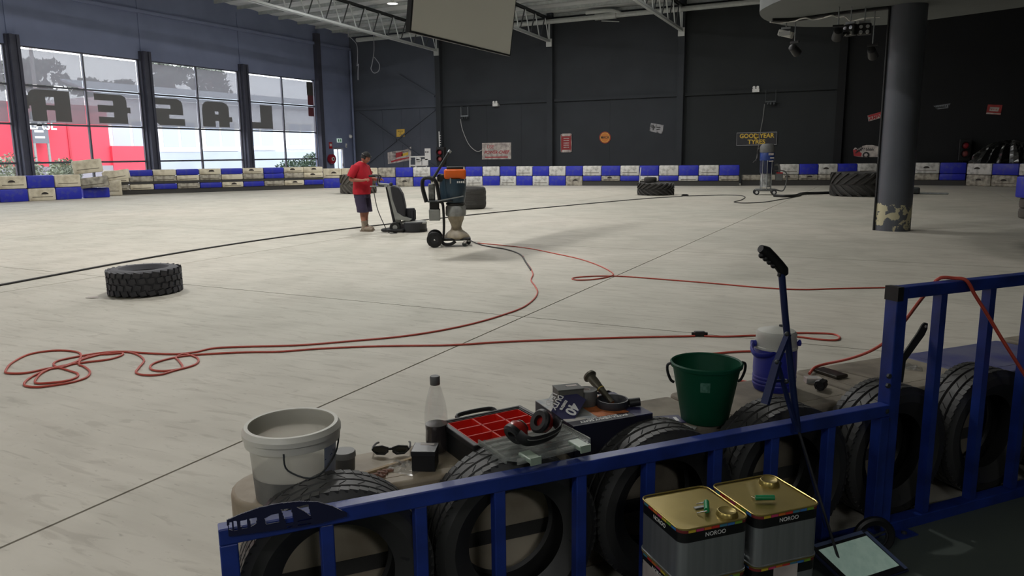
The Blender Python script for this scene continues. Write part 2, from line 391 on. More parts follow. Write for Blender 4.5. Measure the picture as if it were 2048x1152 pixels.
# letters seen from inside (mirrored), as polygons in unit squares: u along +Y, v up
def rect(a, b, c, d): return [(a, b), (c, b), (c, d), (a, d)]
LET = {
 'R': [[(0.04, .38), (.04, .86), (.1, .96), (.2, 1), (1, 1), (1, .78), (.0, .78), (0, .38)], rect(.0, .48, .42, .8), rect(.62, 0, 1.0, .8), rect(.08, 0, .42, .5), rect(.42, .36, .62, .52)],
 'E': [[(0, 1), (.78, 1), (.9, .92), (.92, .78), (0, .78)], rect(.52, .0, .92, .8), rect(.08, .39, .55, .62), [(.08, .22), (.08, 0), (.8, 0), (.92, .1), (.92, .22)], rect(.9, .38, 1.02, .58)],
 'S': [[(0, 1), (.78, 1), (.92, .92), (.96, .76), (0, .76)], rect(.55, .4, .97, .8), rect(.0, .4, .97, .62), rect(.0, .12, .48, .5), [(.02, .26), (.06, .08), (.16, 0), (1, 0), (1, .26)]],
 'A': [[(0, .62), (.02, .84), (.1, .96), (.22, 1), (.7, 1), (.84, .93), (.9, .8), (.9, .62)], rect(0, 0, .42, .68), rect(.55, 0, .9, .68), rect(.42, .25, .55, .5), rect(.9, .22, 1.0, .42)],
 'L': [rect(.5, 0, 1, 1), rect(0, 0, .52, .26)],
}
def letter(ch, w, idx, y0, y1, z0, z1):
    # paint the union on a fine grid of cells so that the counters stay open
    import itertools
    from mathutils.geometry import tessellate_polygon
    mb = MB()
    def inside(u, v):
        for poly in LET[ch]:
            c = False; n = len(poly); j = n - 1
            for i in range(n):
                (xi, yi), (xj, yj) = poly[i], poly[j]
                if ((yi > v) != (yj > v)) and (u < (xj - xi) * (v - yi) / (yj - yi) + xi): c = not c
                j = i
            if c: return True
        return False
    N = 50
    for r in range(N):
        c = 0
        while c < 53:
            if inside((c + .5) / N, (r + .5) / N):
                s = c
                while c < 53 and inside((c + .5) / N, (r + .5) / N): c += 1
                mb.add([(.012, y0 + (y1 - y0) * q / N, z0 + (z1 - z0) * w2 / N) for q, w2 in ((s, r), (c, r), (c, r + 1), (s, r + 1))], [(0, 1, 2, 3)])
            else: c += 1
    o = mb.obj('vinyl_letter', M_vin, w); o['label'] = 'dark vinyl sign letter seen in reverse from inside'
wins = [window(i + 1, y) for i, y in enumerate(BAYS)]
def lpos(px0, px1, yy, y0): return onX(px0, yy, XW)[1] - y0, onX(px1, yy, XW)[1] - y0
for ch, k, a, b_, yy in (('R', 4, 58, 144, 215), ('E', 4, 193, 262, 220), ('S', 5, 311, 371, 225), ('A', 5, 407, 466, 228), ('L', 6, 498, 547, 232)):
    u0, u1 = lpos(a, b_, yy, BAYS[k]); letter(ch, wins[k], 0, u0, u1, Z2 + .14, Z1 - .13)
M_flag = glassy('red_sticker', (.12, .05, .06), gloss=.02, rough=.4, diffuse=(.4, .16, .18), dfac=.5)
MB().b2((.012, BW - .62, 4.05), (.015, BW - .12, Z1 - .05)).obj('sticker', M_flag, wins[6]); MB().b2((.012, BW - .62, Z1 + .06), (.015, BW - .12, 5.3)).obj('sticker', M_flag, wins[6])
MB().b2((.012, BW - .66, 5.3), (.015, BW - .1, 6.1)).obj('sticker', M_vin, wins[6])
# exit door in the left wall, with glass lit from outside
d = link('door_1', None); d.location = (XW - .1, DY0, 0); struct(d, 'narrow glazed exit door beside the corner pipe')
f = MB(); f.b2((-.05, 0, 0), (.05, .07, 2.15)); f.b2((-.05, .93, 0), (.05, 1, 2.15)); f.b2((-.05, .07, 2.05), (.05, .93, 2.15)); f.b2((-.05, .07, 0), (.05, .93, .2)); f.obj('door_frame', M_alul, d)
MB().b2((-.008, .07, .2), (.008, .93, 2.05)).obj('pane', M_glass, d); MB().b2((-.03, .47, .2), (.03, .52, 2.05)).obj('mullion', M_alul, d); MB().b2((.05, .85, .95), (.09, .9, 1.15)).obj('handle', M_chrome, d)
# unseen sides of the hall and the low spectator area round the camera
struct(MB().b2((XR, YR - .3, -.3), (XR + .3, YB + .3, 10.8)).obj('wall_right', M_wr), 'flat black side wall')
struct(MB().b2((XW - .25, YR - .3, -.3), (XR + .3, YR, 10.9)).obj('wall_front', mat('grey_wall_paint', rgb(170, 172, 172), .85)), 'grey wall behind the spectators')
# ------------------------------------------------------------------ roof
M_roof = mat('silver_roof_insulation', rgb(232, 235, 236), .5, .05, var=.25, scale=.9, world=True, stretch=(.3, 3, 1))
ce = MB(); x0, x1 = XW - .25, XR + .3
nrib = 94; yy = [YR - .3 + (YB + .3 - YR + .3) * i / nrib for i in range(nrib + 1)]
vs = []; fs = []
for i, y in enumerate(yy):
    dz = .035 if i % 2 else -.0
    for x in (x0, x1): vs.append((x, y, zr(y) + dz))
for i in range(nrib): fs.append((2 * i, 2 * i + 1, 2 * i + 3, 2 * i + 2))
n0 = len(vs); vs += [(x, y, zr(y) + .2) for y in (yy[0], yy[-1]) for x in (x0, x1)]; fs.append((n0, n0 + 1, n0 + 3, n0 + 2))
ce.add(vs, fs); ceo = struct(ce.obj('ceiling', M_roof), 'silver insulated metal roof deck')
y = 0.6
M_purl = mat('purlin_steel', rgb(190, 196, 196), .5, .1, var=.2)
while y < YB:
    p = MB(); z = zr(y); p.b2((XW, y - .01, z - .15), (XR, y + .01, z)); p.b2((XW, y - .01, z - .16), (XR, y + .06, z - .14)); p.obj('purlin', M_purl, ceo); y += 1.55
# trusses
TRX = (-25.62, -18.12, -10.6); TL = ('nearest the shopfront windows', 'behind the hanging grey screen', 'over the hanging grey screen side of the canopy')
TRLAB = ('steel roof truss nearest the shopfront windows', 'middle steel roof truss partly hidden by the hanging grey screen', 'steel roof truss nearest the round black canopy')
NP = 32; PL = 1.27
web1 = web2 = None
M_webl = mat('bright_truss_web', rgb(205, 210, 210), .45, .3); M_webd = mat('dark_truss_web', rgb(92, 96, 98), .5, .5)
def zbc(y): return 7.86 + (YB - y) * .03
for x, lb in zip(TRX, TRLAB):
    t = thing('roof_truss', lb, 'truss', (x, YB - .3, 0), 0, 'roof trusses'); Y0 = YB - .3
    for nm, off, zz in (('bottom_chord', 0, zbc), ('top_chord', 0, lambda q: zr(q) - .3)):
        m = MB()
        for sx_ in (-.07, .07):
            m.beam((sx_, 0, zz(Y0)), (sx_, -NP * PL, zz(Y0 - NP * PL)), .03, .12)
        m.beam((0, 0, zz(Y0) + (-.055 if nm == 'bottom_chord' else .055)), (0, -NP * PL, zz(Y0 - NP * PL) + (-.055 if nm == 'bottom_chord' else .055)), .17, .02)
        m.obj(nm, M_dsteel if nm == 'top_chord' else M_webl, t)
    h = zr(Y0) - .3 - zbc(Y0)
    for k in range(NP):
        for up in (0, 1):
            if up == 0:
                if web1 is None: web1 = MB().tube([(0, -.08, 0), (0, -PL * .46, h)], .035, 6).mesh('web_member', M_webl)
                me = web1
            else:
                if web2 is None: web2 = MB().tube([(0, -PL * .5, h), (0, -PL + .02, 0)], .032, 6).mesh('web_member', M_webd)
                me = web2
            o = link('web_member', me, t); o.location = (0, -k * PL, zbc(Y0 - k * PL))
    MB().b2((-.05, -.06, zbc(Y0)), (.05, .02, zr(Y0) - .3)).obj('end_post', M_webl, t)
    m = MB(); m.b2((-.17, -.1, zbc(Y0) - .3), (.17, -.02, zbc(Y0) + .12)); m.obj('bearing_plate', mat('pale_bearing_plate', rgb(190, 192, 190), .5, .2), t)
# ------------------------------------------------------------------ high-bay lamps
M_lampon = mat('lit_lamp_diffuser', (1, 1, 1), .5, emit=((1.0, .98, .95), 9.0))
def high_bay(x, y, first=[None]):
    zc = zr(y)
    if first[0] is None:
        t = thing('high_bay_lamp', 'x', 'lamp', group='high-bay roof lamps')
        MB().cyl((0, 0, 0), (0, 0, .75), .012, seg=6).obj('suspension_rod', M_dsteel, t)
        MB().lathe([(.06, 0), (.08, -.02), (.1, -.14), (.24, -.2), (.26, -.23), (.25, -.23), (.22, -.2)], 24).obj('housing', M_white, t, smooth=True)
        MB().lathe([(.0, -.226), (.22, -.226), (.22, -.215)], 24).obj('diffuser', M_lampon, t)
        first[0] = t
    else: t = copy_tree(first[0])
    t.location = (x, y, zc - .75)
    ld = bpy.data.lights.new('high_bay_light', 'AREA'); ld.shape = 'DISK'; ld.size = .42; ld.energy = LAMP_W * (.6 if x > -8 and y > 15 else .3 if x < -25 else 1.0); ld.color = (1.0, .985, .96)
    lo = bpy.data.objects.new('high_bay_light', ld); COL.objects.link(lo); lo.location = (x, y, zc - 1.0)
    return t
LAMPS = [(x, y) for x in (-21.9, -14.4, -7) for y in (31, 19.5, 9)]
for i, (x, y) in enumerate(LAMPS):
    t = high_bay(x, y)
    if i: t['label'] = 'round white high-bay lamp hanging unseen above the frame'; t['group'] = 'high-bay lamps above the frame'
    else: t['label'] = 'round white high-bay lamp hanging unseen above the frame'; t['group'] = 'high-bay lamps above the frame'
    if (x, y) == (-21.9, 31): t['label'] = 'round lit white high-bay lamp hanging from the roof beside the grey screen'; t['group'] = 'high-bay roof lamps'
# ------------------------------------------------------------------ white drain pipe under the eaves
t = thing('drain_pipe', 'thick white plastic drain pipe running along the top of the back wall', 'pipe', (0, 40.55, 8.9))
M_pvc = mat('white_pvc', rgb(196, 200, 198), .4, var=.1)
MB().cyl((-31.5, 0, 0), (8.8, 0, 0), .13).obj('pipe', M_pvc, t, smooth=True)
c = onY(1215, 28, 40.55).x
MB().tube(crom([(c - 1.2, -.1, .27), (c - .2, -.1, .27), (c + .35, -.05, .22), (c + .75, 0, .05)], 4), .11, 12).obj('branch_elbow', M_pvc, t, smooth=True)
MB().cyl((c - .7, 0, 0), (c + .5, 0, 0), .17).obj('coupling', M_pvc, t, smooth=True)
MB().box((c + .2, -.1, -.3), (1.0, .05, .04), rot=Matrix.Rotation(.12, 3, 'Y')).obj('bracket', M_pvc, t)
# ------------------------------------------------------------------ hanging screen, tilted forward
XSC = -6.5
bl, br = onX(817, 68, XSC), onX(1018, 110, XSC)
zz = (bl.z + br.z) / 2
tp = onY(1030, 0, br.y); up = Vector((tp.x - XSC, 0, tp.z - br.z)).normalized()
nrm_ = Vector((up.z, 0, -up.x))
t = thing('hanging_screen', 'large pale grey screen hanging tilted from the roof with a thin black frame', 'screen', (XSC, (bl.y + br.y) / 2, zz))
w2 = (br.y - bl.y) / 2; Hs = 1.9
M_scr = mat('matt_grey_screen', rgb(242, 242, 234), .8, var=.03, scale=.5)
def scp(u, v, n): return Vector((0, u, 0)) + up * v + nrm_ * n
MB().slab([scp(-w2 + .03, .03, 0), scp(w2 - .015, .03, 0), scp(w2 - .015, Hs - .03, 0), scp(-w2 + .03, Hs - .03, 0)], nrm_ * .02).obj('screen_face', M_scr, t)
fr = MB()
for (a0, b0, a1, b1) in ((-w2 - .01, 0, w2, .03), (-w2 - .01, Hs - .03, w2, Hs), (-w2 - .01, .03, -w2 + .03, Hs - .03), (w2 - .015, .03, w2, Hs - .03)):
    fr.slab([scp(a0, b0, -.05), scp(a1, b0, -.05), scp(a1, b1, -.05), scp(a0, b1, -.05)], nrm_ * .075)
fr.obj('frame', M_black, t)
for u in (-w2 * .7, w2 * .7):
    p = scp(u, Hs, 0); MB().cyl(p, (p.x, p.y, zr(11) - .3 - zz), .006, seg=6).obj('suspension_wire', M_steel, t)
# ------------------------------------------------------------------ round canopy on its pillar
ZC = 4.4
edge_px = [(1563, 0), (1538, 11), (1519, 25), (1535, 42), (1590, 53), (1690, 53), (1780, 49), (1849, 41), (2048, 14)]
ep = [P(x, y, ZC) for x, y in edge_px]
poly = [(p.x, p.y) for p in crom([(-.9, 13.9, 0), (-1.6, 14.7, 0)] + [(p.x, p.y, 0) for p in ep], 5)] + [(4.2, 17.4), (6.5, 15.9), (8.9, 14.6), (8.9, 11.0), (5, 11.3), (2, 12.1), (.3, 12.9)]
M_can = mat('dark_grey_canopy', rgb(104, 108, 108), .8, var=.08, scale=1.5, world=True)
can = thing('round_canopy', 'wide dark grey canopy with a rounded end resting on the black pillar', 'canopy', (0, 17, 0))
MB().prism([(x, y - 17) for x, y in poly], ZC, ZC + 1.5).obj('canopy_body', M_can, can, smooth=True, ang=50)
a, b_ = P(1560, 42, ZC), P(1777, 13, ZC)
MB().tube([(p[0], p[1] - 17, ZC - .035) for p in crom([P(1545, 37, ZC), P(1590, 36, ZC), P(1640, 29, ZC), P(1700, 21, ZC), P(1777, 12, ZC)], 5)], .035, 6).obj('edge_rail', M_black, can)
PX, PY = -.06, 17.42
pil = thing('pillar', 'round black pillar with paint chipped off near its base', 'pillar', (PX, PY, 0))
def pillar_mat():
    m = mat('chipped_black_paint', rgb(92, 96, 104), .42, var=.12, scale=2, bump=.06, bscale=40, spec=.4)
    m = m.copy(); m.name = 'chipped_pillar_paint'; nt = m.node_tree; L = nt.links; b = nt.nodes['Principled BSDF']
    g = nt.nodes.new('ShaderNodeTexCoord'); s = nt.nodes.new('ShaderNodeSeparateXYZ'); L.new(g.outputs['Object'], s.inputs[0])
    n = nt.nodes.new('ShaderNodeTexNoise'); n.inputs['Scale'].default_value = 5.5; n.inputs['Detail'].default_value = 9; n.inputs['Roughness'].default_value = .6; L.new(g.outputs['Object'], n.inputs['Vector'])
    mr = nt.nodes.new('ShaderNodeValToRGB'); e = mr.color_ramp.elements; e[0].position = .0; e[0].color = (.14,) * 3 + (1,); e[1].position = .66; e[1].color = (0, 0, 0, 1)
    k = e.new(.2); k.color = (.20,) * 3 + (1,); k = e.new(.35); k.color = (.31,) * 3 + (1,); k = e.new(.52); k.color = (.27,) * 3 + (1,)
    L.new(s.outputs['Z'], mr.inputs['Fac'])
    e[len(e) - 1].position = .66
    ad = nt.nodes.new('ShaderNodeMath'); ad.operation = 'ADD'; L.new(n.outputs['Fac'], ad.inputs[0]); L.new(mr.outputs['Color'], ad.inputs[1])
    st = nt.nodes.new('ShaderNodeMapRange'); st.inputs[1].default_value = .735; st.inputs[2].default_value = .755; L.new(ad.outputs[0], st.inputs[0])
    old = b.inputs['Base Color'].links[0].from_socket
    mx = nt.nodes.new('ShaderNodeMix'); mx.data_type = 'RGBA'; L.new(st.outputs[0], mx.inputs[0]); L.new(old, mx.inputs[6]); mx.inputs[7].default_value = (*rgb(196, 190, 158), 1)
    L.new(mx.outputs[2], b.inputs['Base Color']); return m
MB().lathe([(.345, 0), (.345, 2.2), (.345, ZC)], 48).obj('shaft', pillar_mat(), pil, smooth=True)
cl = -cx_.copy(); cl.z = 0; cl.normalize()
MB().cyl(cl * .37, cl * .37 + Vector((0, 0, ZC)), .022, seg=8).obj('conduit', M_black, pil)
# stage lights hanging below the canopy
def stage_light(px, py, drop, kind, label):
    d0 = P(px, py - drop, ZC); 
    if d0.y > 19: d0 = onY(px, py - drop, 18.3)
    base = onY(px, py, d0.y)
    t = thing('stage_light', label, 'stage light', base, random.uniform(-.6, .6), 'stage lights under the canopy')
    MB().cyl((0, 0, .05), (0, 0, ZC - base.z - .0), .012, seg=6).obj('drop_rod', M_steel, t)
    MB().b2((-.1, -.02, .04), (.1, .02, .08)).obj('yoke', M_steel if kind != 1 else M_black, t)
    A = Matrix.Rotation(1.1, 4, 'X')
    if kind == 0:
        MB().rbox((0, 0, -.06), (.3, .16, .13), .02, rot=Matrix.Rotation(.3, 3, 'Y')).obj('housing', mat('pale_lamp_housing', rgb(190, 190, 184), .5), t)
        MB().box((0, -.085, -.06), (.24, .01, .09)).obj('lens', M_chrome, t)
    elif kind == 1:
        MB().lathe([(.03, .13), (.08, .1), (.1, -.1), (.1, -.14), (.085, -.14), (.07, -.05)], 20, M=Matrix.Translation((0, 0, -.09)) @ A).obj('housing', M_black, t, smooth=True)
        MB().lathe([(0, -.11), (.085, -.11), (.085, -.1)], 20, M=Matrix.Translation((0, 0, -.09)) @ A).obj('lens', mat('dark_lens', rgb(60, 55, 110), .15), t)
    else:
        MB().rbox((0, 0, -.08), (.26, .14, .22), .03).obj('housing', M_black, t)
        for u in (-.06, .06):
            for v in (-.06, .04): MB().lathe([(0, .02), (.035, .02), (.04, 0)], 12, M=Matrix.Translation((u, -.07, -.08 + v)) @ Matrix.Rotation(PI / 2, 4, 'X')).obj('lens', M_chrome, t)
    return t
stage_light(1572, 62, 24, 0, 'pale boxy floodlight at the rounded tip of the canopy')
stage_light(1589, 90, 50, 1, 'black spotlight hanging lowest near the canopy tip')
stage_light(1676, 58, 44, 1, 'black spotlight on a bent arm in the middle of the lighting rail')
stage_light(1701, 52, 38, 2, 'small four-lens stage light, first of the two under the canopy')
stage_light(1729, 50, 36, 2, 'small four-lens stage light closest to the pillar top')
stage_light(1745, 96, 74, 1, 'black spotlight on a long rod beside the pillar')
t = MB().tube(crom([P(x, y, 4.33) for x, y in ((1540, 44), (1560, 46), (1575, 44), (1590, 42), (1600, 38), (1612, 36), (1625, 39), (1640, 37), (1652, 34), (1664, 31), (1675, 34), (1690, 33), (1702, 42), (1730, 36), (1760, 34))], 5), .014, 6).obj('lighting_cable', M_white, None, smooth=True)
tag(t, 'loose white cable looped along the lights under the canopy', 'cable')
# ------------------------------------------------------------------ exit sign, hose reel and small things by the door
x_ = XW
c = onX(678, 281, XW); t = thing('exit_sign', 'small green and white running man exit sign above the glazed door', 'sign', (XW, c.y, c.z))
MB().b2((0, -.22, -.13), (.06, .22, .13)).obj('sign_body', mat('exit_sign_face', rgb(215, 235, 225), .4, emit=((.75, .95, .85), .35)), t)
m = MB(); m.b2((.061, -.15, -.08), (.064, -.05, .08)); m.b2((.061, .05, -.08), (.064, .15, .08)); m.obj('pictogram', mat('exit_green', rgb(20, 120, 70), .5), t)
c = onX(661, 291, XW); t = thing('alarm_point', 'small red fire sign on the wall beside the exit door', 'sign', (XW, c.y, c.z))
MB().b2((0, -.15, -.2), (.02, .15, .2)).obj('plate', M_red, t); MB().b2((.02, -.1, -.05), (.024, .1, .12)).obj('pictogram', M_white, t)
c = onX(667, 318, XW + .3); t = thing('hose_reel', 'round red fire hose reel mounted beside the exit door', 'hose reel', (XW, c.y, c.z))
RX = Matrix.Rotation(PI / 2, 4, 'Y')
MB().lathe([(.1, .06), (.3, .06), (.3, .26), (.1, .26)], 24, M=RX).obj('hose_drum', mat('reel_red', rgb(150, 30, 45), .5), t, smooth=True)
MB().lathe([(.0, .3), (.12, .3), (.12, .26)], 20, M=RX).obj('hub', M_white, t); MB().b2((0, -.06, -.06), (.3, .06, .06)).obj('bracket', M_red, t)
c = onX(692, 291, XW); t = thing('door_sensor', 'tiny white box on the wall right of the exit door', 'sensor', (XW, c.y, c.z))
MB().b2((0, -.05, -.13), (.05, .05, .13)).obj('sensor_body', M_white, t); MB().b2((.05, -.02, -.1), (.055, .02, .0)).obj('sensor_window', M_black, t)
c = onX(701, 273, XW + .4); t = thing('security_camera', 'small white dome camera on the corner downpipe', 'camera', (XW + .33, c.y, c.z))
MB().ball((.08, 0, 0), .11).obj('dome', M_white, t, smooth=True); MB().b2((-.02, -.04, .0), (.08, .04, .12)).obj('mount', M_white, t)
# hanging cables in the corner
for nm, pts, Y, lab in (('hanging_cable', [(697, 72), (706, 80), (714, 92), (715, 120), (714, 132), (717, 128), (716, 140), (716, 160)], 37.5, 'thin pale cable hanging straight down near the window corner'),
                        ('looped_cable', [(747, 66), (748, 95), (747, 110), (744, 128), (742, 138), (748, 146), (757, 142), (759, 130), (753, 120), (748, 114)], 38.5, 'thin pale cable hanging with a loop at its end')):
    tag(MB().tube([Vector((onY(*pts[0], Y).x, Y, zr(Y) - .02))] + crom([onY(x, y, Y) for x, y in pts], 5), .025, 6).obj(nm, mat('pale_cable', rgb(150, 152, 160), .6), smooth=True), lab, 'cable')
# ------------------------------------------------------------------ signs and fittings on the back wall
def signboard(name, label, pxs, m, border=None, Y=YB, th=.03, cat='sign'):
    pts = [onY(x, y, Y - th) for x, y in pxs]; c = sum(pts, Vector()) / len(pts)
    t = thing(name, label, cat, (c.x, Y, c.z))
    loc = [Vector((p.x - c.x, -th, p.z - c.z)) for p in pts]
    MB().slab(loc, (0, th, 0)).obj('board', m, t)
    if border:
        n = len(loc)
        for i in range(n):
            a, b_ = loc[i], loc[(i + 1) % n]; MB().beam(a + Vector((0, -.006, 0)), b_ + Vector((0, -.006, 0)), .02, .035).obj('border', border, t)
    return t, loc
U, V3 = Vector((1, 0, 0)), Vector((0, 0, 1))
def strokes(t, x0, x1, z, h, m, n, y=-.036):        # print too small to read in the photograph
    mb = MB(); rnd = random.Random(n * 7 + int(z * 100))
    for k in range(n):
        x = x0 + (x1 - x0) * (k + .5) / n; w = (x1 - x0) / n
        mb.b2((x - w * .3, y, z - h / 2 * rnd.uniform(.5, 1)), (x + w * rnd.uniform(.0, .3), y + .004, z + h / 2))
    return mb.obj('print_strokes', m, t)
M_ye = mat('yellow_sign', rgb(225, 185, 80), .6, var=.15, scale=5); M_cream = mat('weathered_cream_sign', rgb(205, 198, 190), .7, col2=rgb(150, 140, 136), scale=4, detail=8)
M_redtx = mat('faded_red_print', rgb(165, 45, 50), .6); M_dktx = mat('dark_print', rgb(40, 38, 38), .6); M_yetx = mat('yellow_print', rgb(215, 180, 60), .6); M_wtx = mat('white_print', rgb(220, 220, 218), .6)
t, l = signboard('warning_sign', 'small square yellow sign high on the wall above the racing banner', [(793, 259), (809, 258), (809, 273), (793, 274)], M_ye)
lettering('BEWARE', .1, M_dktx, t, (0, -.034, .11), U, V3); lettering('OF', .1, M_dktx, t, (0, -.034, 0), U, V3); strokes(t, -.13, .13, -.12, .06, M_dktx, 6)
t, l = signboard('racing_banner', 'flared white, red and yellow racing banner left of the traffic light', [(775, 305), (791, 302), (806, 301), (816, 297), (822, 293), (822, 320), (805, 323), (790, 326), (776, 328)], M_cream)
def poly_on(t, pts, c, m, nm, off=-.036): return MB().slab([Vector((x, off, z)) for x, z in pts], (0, .005, 0)).obj(nm, m, t)
cxm = lambda px, py, tt: (onY(px, py, YB).x - tt.location.x, onY(px, py, YB).z - tt.location.z)
poly_on(t, [cxm(*p, t) for p in ((792, 306), (806, 303), (806, 312), (792, 316))], 0, M_redtx, 'red_print'); poly_on(t, [cxm(*p, t) for p in ((804, 308), (817, 304), (817, 310), (804, 313))], 0, M_yetx, 'yellow_print')
poly_on(t, [cxm(*p, t) for p in ((782, 322), (800, 317), (820, 314), (820, 316), (800, 321), (783, 325))], 0, M_redtx, 'red_print')
strokes(t, -.6, -.3, .18, .14, M_dktx, 5); strokes(t, -.6, -.3, -.06, .12, M_dktx, 5); strokes(t, .1, .6, .22, .1, M_dktx, 7, -.042); strokes(t, -.15, .1, .08, .2, M_redtx, 3, -.042)
t, l = signboard('power_chief_sign', 'weathered white board lettered USE POWER-CHIEF in red', [(964, 286), (1022, 285), (1022, 318), (964, 319)], M_cream)
lettering('USE', .3, M_redtx, t, (-.42, -.034, .25), U, V3, shear=.25); lettering('POWER-CHIEF', .26, M_redtx, t, (0, -.034, -.08), U, V3, shear=.3, bold=.006); MB().b2((-.78, -.036, -.4), (.78, -.03, -.33)).obj('red_stripe', M_redtx, t)
t, l = signboard('red_notice', 'upright red notice board with white bands at top and bottom', [(1122, 269), (1143, 268), (1143, 303), (1122, 304)], mat('red_notice_face', rgb(150, 50, 52), .7, var=.2), M_cream)
for z in (.46, -.46): MB().b2((-.27, -.034, z - .07), (.27, -.03, z + .07)).obj('white_band', M_cream, t)
for z in (.26, .14, .0, -.12, -.24): MB().b2((-.17, -.034, z - .02), (.17, -.03, z + .02)).obj('print_line', M_cream, t)
pr = [(1210 + 11.5 * math.cos(2 * PI * k / 28), 275 + 12 * math.sin(2 * PI * k / 28)) for k in range(28)]
t, l = signboard('round_sign', 'round red and yellow sign lettered MACA', pr, mat('round_sign_red', rgb(150, 62, 40), .6))
for r_, m_, o_ in ((.275, M_ye, .034), (.245, mat('round_sign_orange', rgb(196, 120, 50), .6), .037)): MB().lathe([(0, o_), (r_, o_), (r_, o_ - .006)], 28, M=Matrix.Rotation(PI / 2, 4, 'X')).obj('disc', m_, t)
lettering('MACA', .2, M_dktx, t, (0, -.041, 0), U, V3, bold=.004, sx=.85)
t, l = signboard('tilted_sign', 'small tilted black and white sign right of the round sign', [(1302, 246), (1327, 250), (1325, 268), (1298, 262)], mat('silver_sign', rgb(150, 150, 152), .5, col2=rgb(60, 60, 62), scale=4, lo=.4, hi=.5))
for q0, q1 in (((-.2, .17), (-.12, .05)), ((-.12, .05), (-.2, -.1)), ((.0, .05), (.22, .03)), ((.0, -.08), (.2, -.05))): MB().beam((q0[0], -.034, q0[1]), (q1[0], -.034, q1[1]), .01, .05).obj('print_stroke', M_dktx, t)
t, l = signboard('tyre_sign', 'black rectangular sign lettered GOODYEAR TYRES in yellow', [(1474, 266), (1554, 264), (1553, 289), (1473, 291)], mat('black_sign', rgb(26, 27, 34), .5), mat('sign_edge', rgb(130, 130, 132), .5))
lettering('GOOD YEAR', .3, M_yetx, t, (0, -.034, .14), U, V3, bold=.008, sx=.98); lettering('TYRES', .3, M_yetx, t, (0, -.034, -.16), U, V3, bold=.008, sx=1.05)
poly_on(t, [(-.12, .02), (-.02, .06), (.02, .2), (.1, .26), (.06, .12), (.12, .08), (.03, .03), (-.02, -.02)], 0, M_yetx, 'winged_foot')
t, l = signboard('fuel_sign', 'tilted red and white AMPOL sign partly behind the pillar', [(1735, 231), (1775, 220), (1777, 231), (1737, 243)], M_cream)
poly_on(t, [cxm(*p, t) for p in ((1736, 231), (1775, 220), (1776, 224), (1737, 235))], 0, M_redtx, 'red_band'); lettering('AMPOL', .22, M_redtx, t, (-.02, -.034, -.06), Vector((1, 0, .27)), V3, bold=.008)
t, l = signboard('winged_sign', 'small dark winged sign with pale edges high on the black wall', [(1866, 211), (1902, 206), (1896, 217), (1874, 219)], mat('dark_winged_sign', rgb(46, 50, 54), .6))
for a, b_ in (((1868, 213), (1900, 208)), ((1875, 218), (1896, 215))):
    q0, q1 = cxm(*a, t), cxm(*b_, t); MB().beam((q0[0], -.034, q0[1]), (q1[0], -.034, q1[1]), .01, .025).obj('pale_line', mat('dull_pale_print', rgb(140, 146, 150), .6), t)
strokes(t, -.25, .25, .02, .08, MATS['dull_pale_print'], 6)
t, l = signboard('red_square_sign', 'tilted red square sign with a pale centre at the dark end of the wall', [(1976, 209), (2005, 210), (2001, 230), (1972, 228)], mat('dull_red_sign', rgb(170, 60, 58), .6, var=.3))
poly_on(t, [cxm(*p, t) for p in ((1980, 214), (1999, 215), (1996, 223), (1978, 222))], 0, M_cream, 'pale_centre'); poly_on(t, [cxm(*p, t) for p in ((1973, 225), (2002, 227), (2001, 229), (1972, 228))], 0, M_cream, 'pale_edge')
strokes(t, -.12, .12, .0, .06, M_redtx, 4, -.043)
# race car cut-out sign
cpx = [(1706, 300), (1710, 295), (1716, 297), (1722, 293), (1732, 290), (1745, 290), (1760, 294), (1772, 302), (1776, 310), (1770, 314), (1722, 314), (1708, 312)]
t, l = signboard('race_car_sign', 'cut-out sign of a white race car with a chequered red tail', cpx, M_cream)
poly_on(t, [cxm(*p, t) for p in ((1706, 300), (1712, 298), (1724, 307), (1722, 313), (1708, 312))], 0, M_redtx, 'red_tail')
for k in range(4):
    for j in range(3):
        q = cxm(1712 + 3.4 * k + 2 * (j % 2), 299 - 1.8 * k + 3.2 * j, t); poly_on(t, [(q[0] - .035, q[1] - .03), (q[0] + .03, q[1] - .03), (q[0] + .045, q[1] + .03), (q[0] - .02, q[1] + .03)], 0, M_dktx, 'chequer', -.039)
for px in (1732, 1762):
    q = cxm(px, 310, t)
    MB().lathe([(0, .05), (.15, .05), (.15, .03)], 20, M=Matrix.Translation((q[0], 0, q[1])) @ Matrix.Rotation(PI / 2, 4, 'X')).obj('painted_wheel', M_dktx, t)
    MB().lathe([(0, .055), (.09, .055), (.09, .04)], 5, M=Matrix.Translation((q[0], 0, q[1])) @ Matrix.Rotation(PI / 2, 4, 'X')).obj('painted_rim', M_cream, t)
strokes(t, -.2, .3, .1, .05, M_dktx, 6, -.04); MB().b2((-.1, -.04, .0), (.25, -.036, .05)).obj('print_line', M_dktx, t)
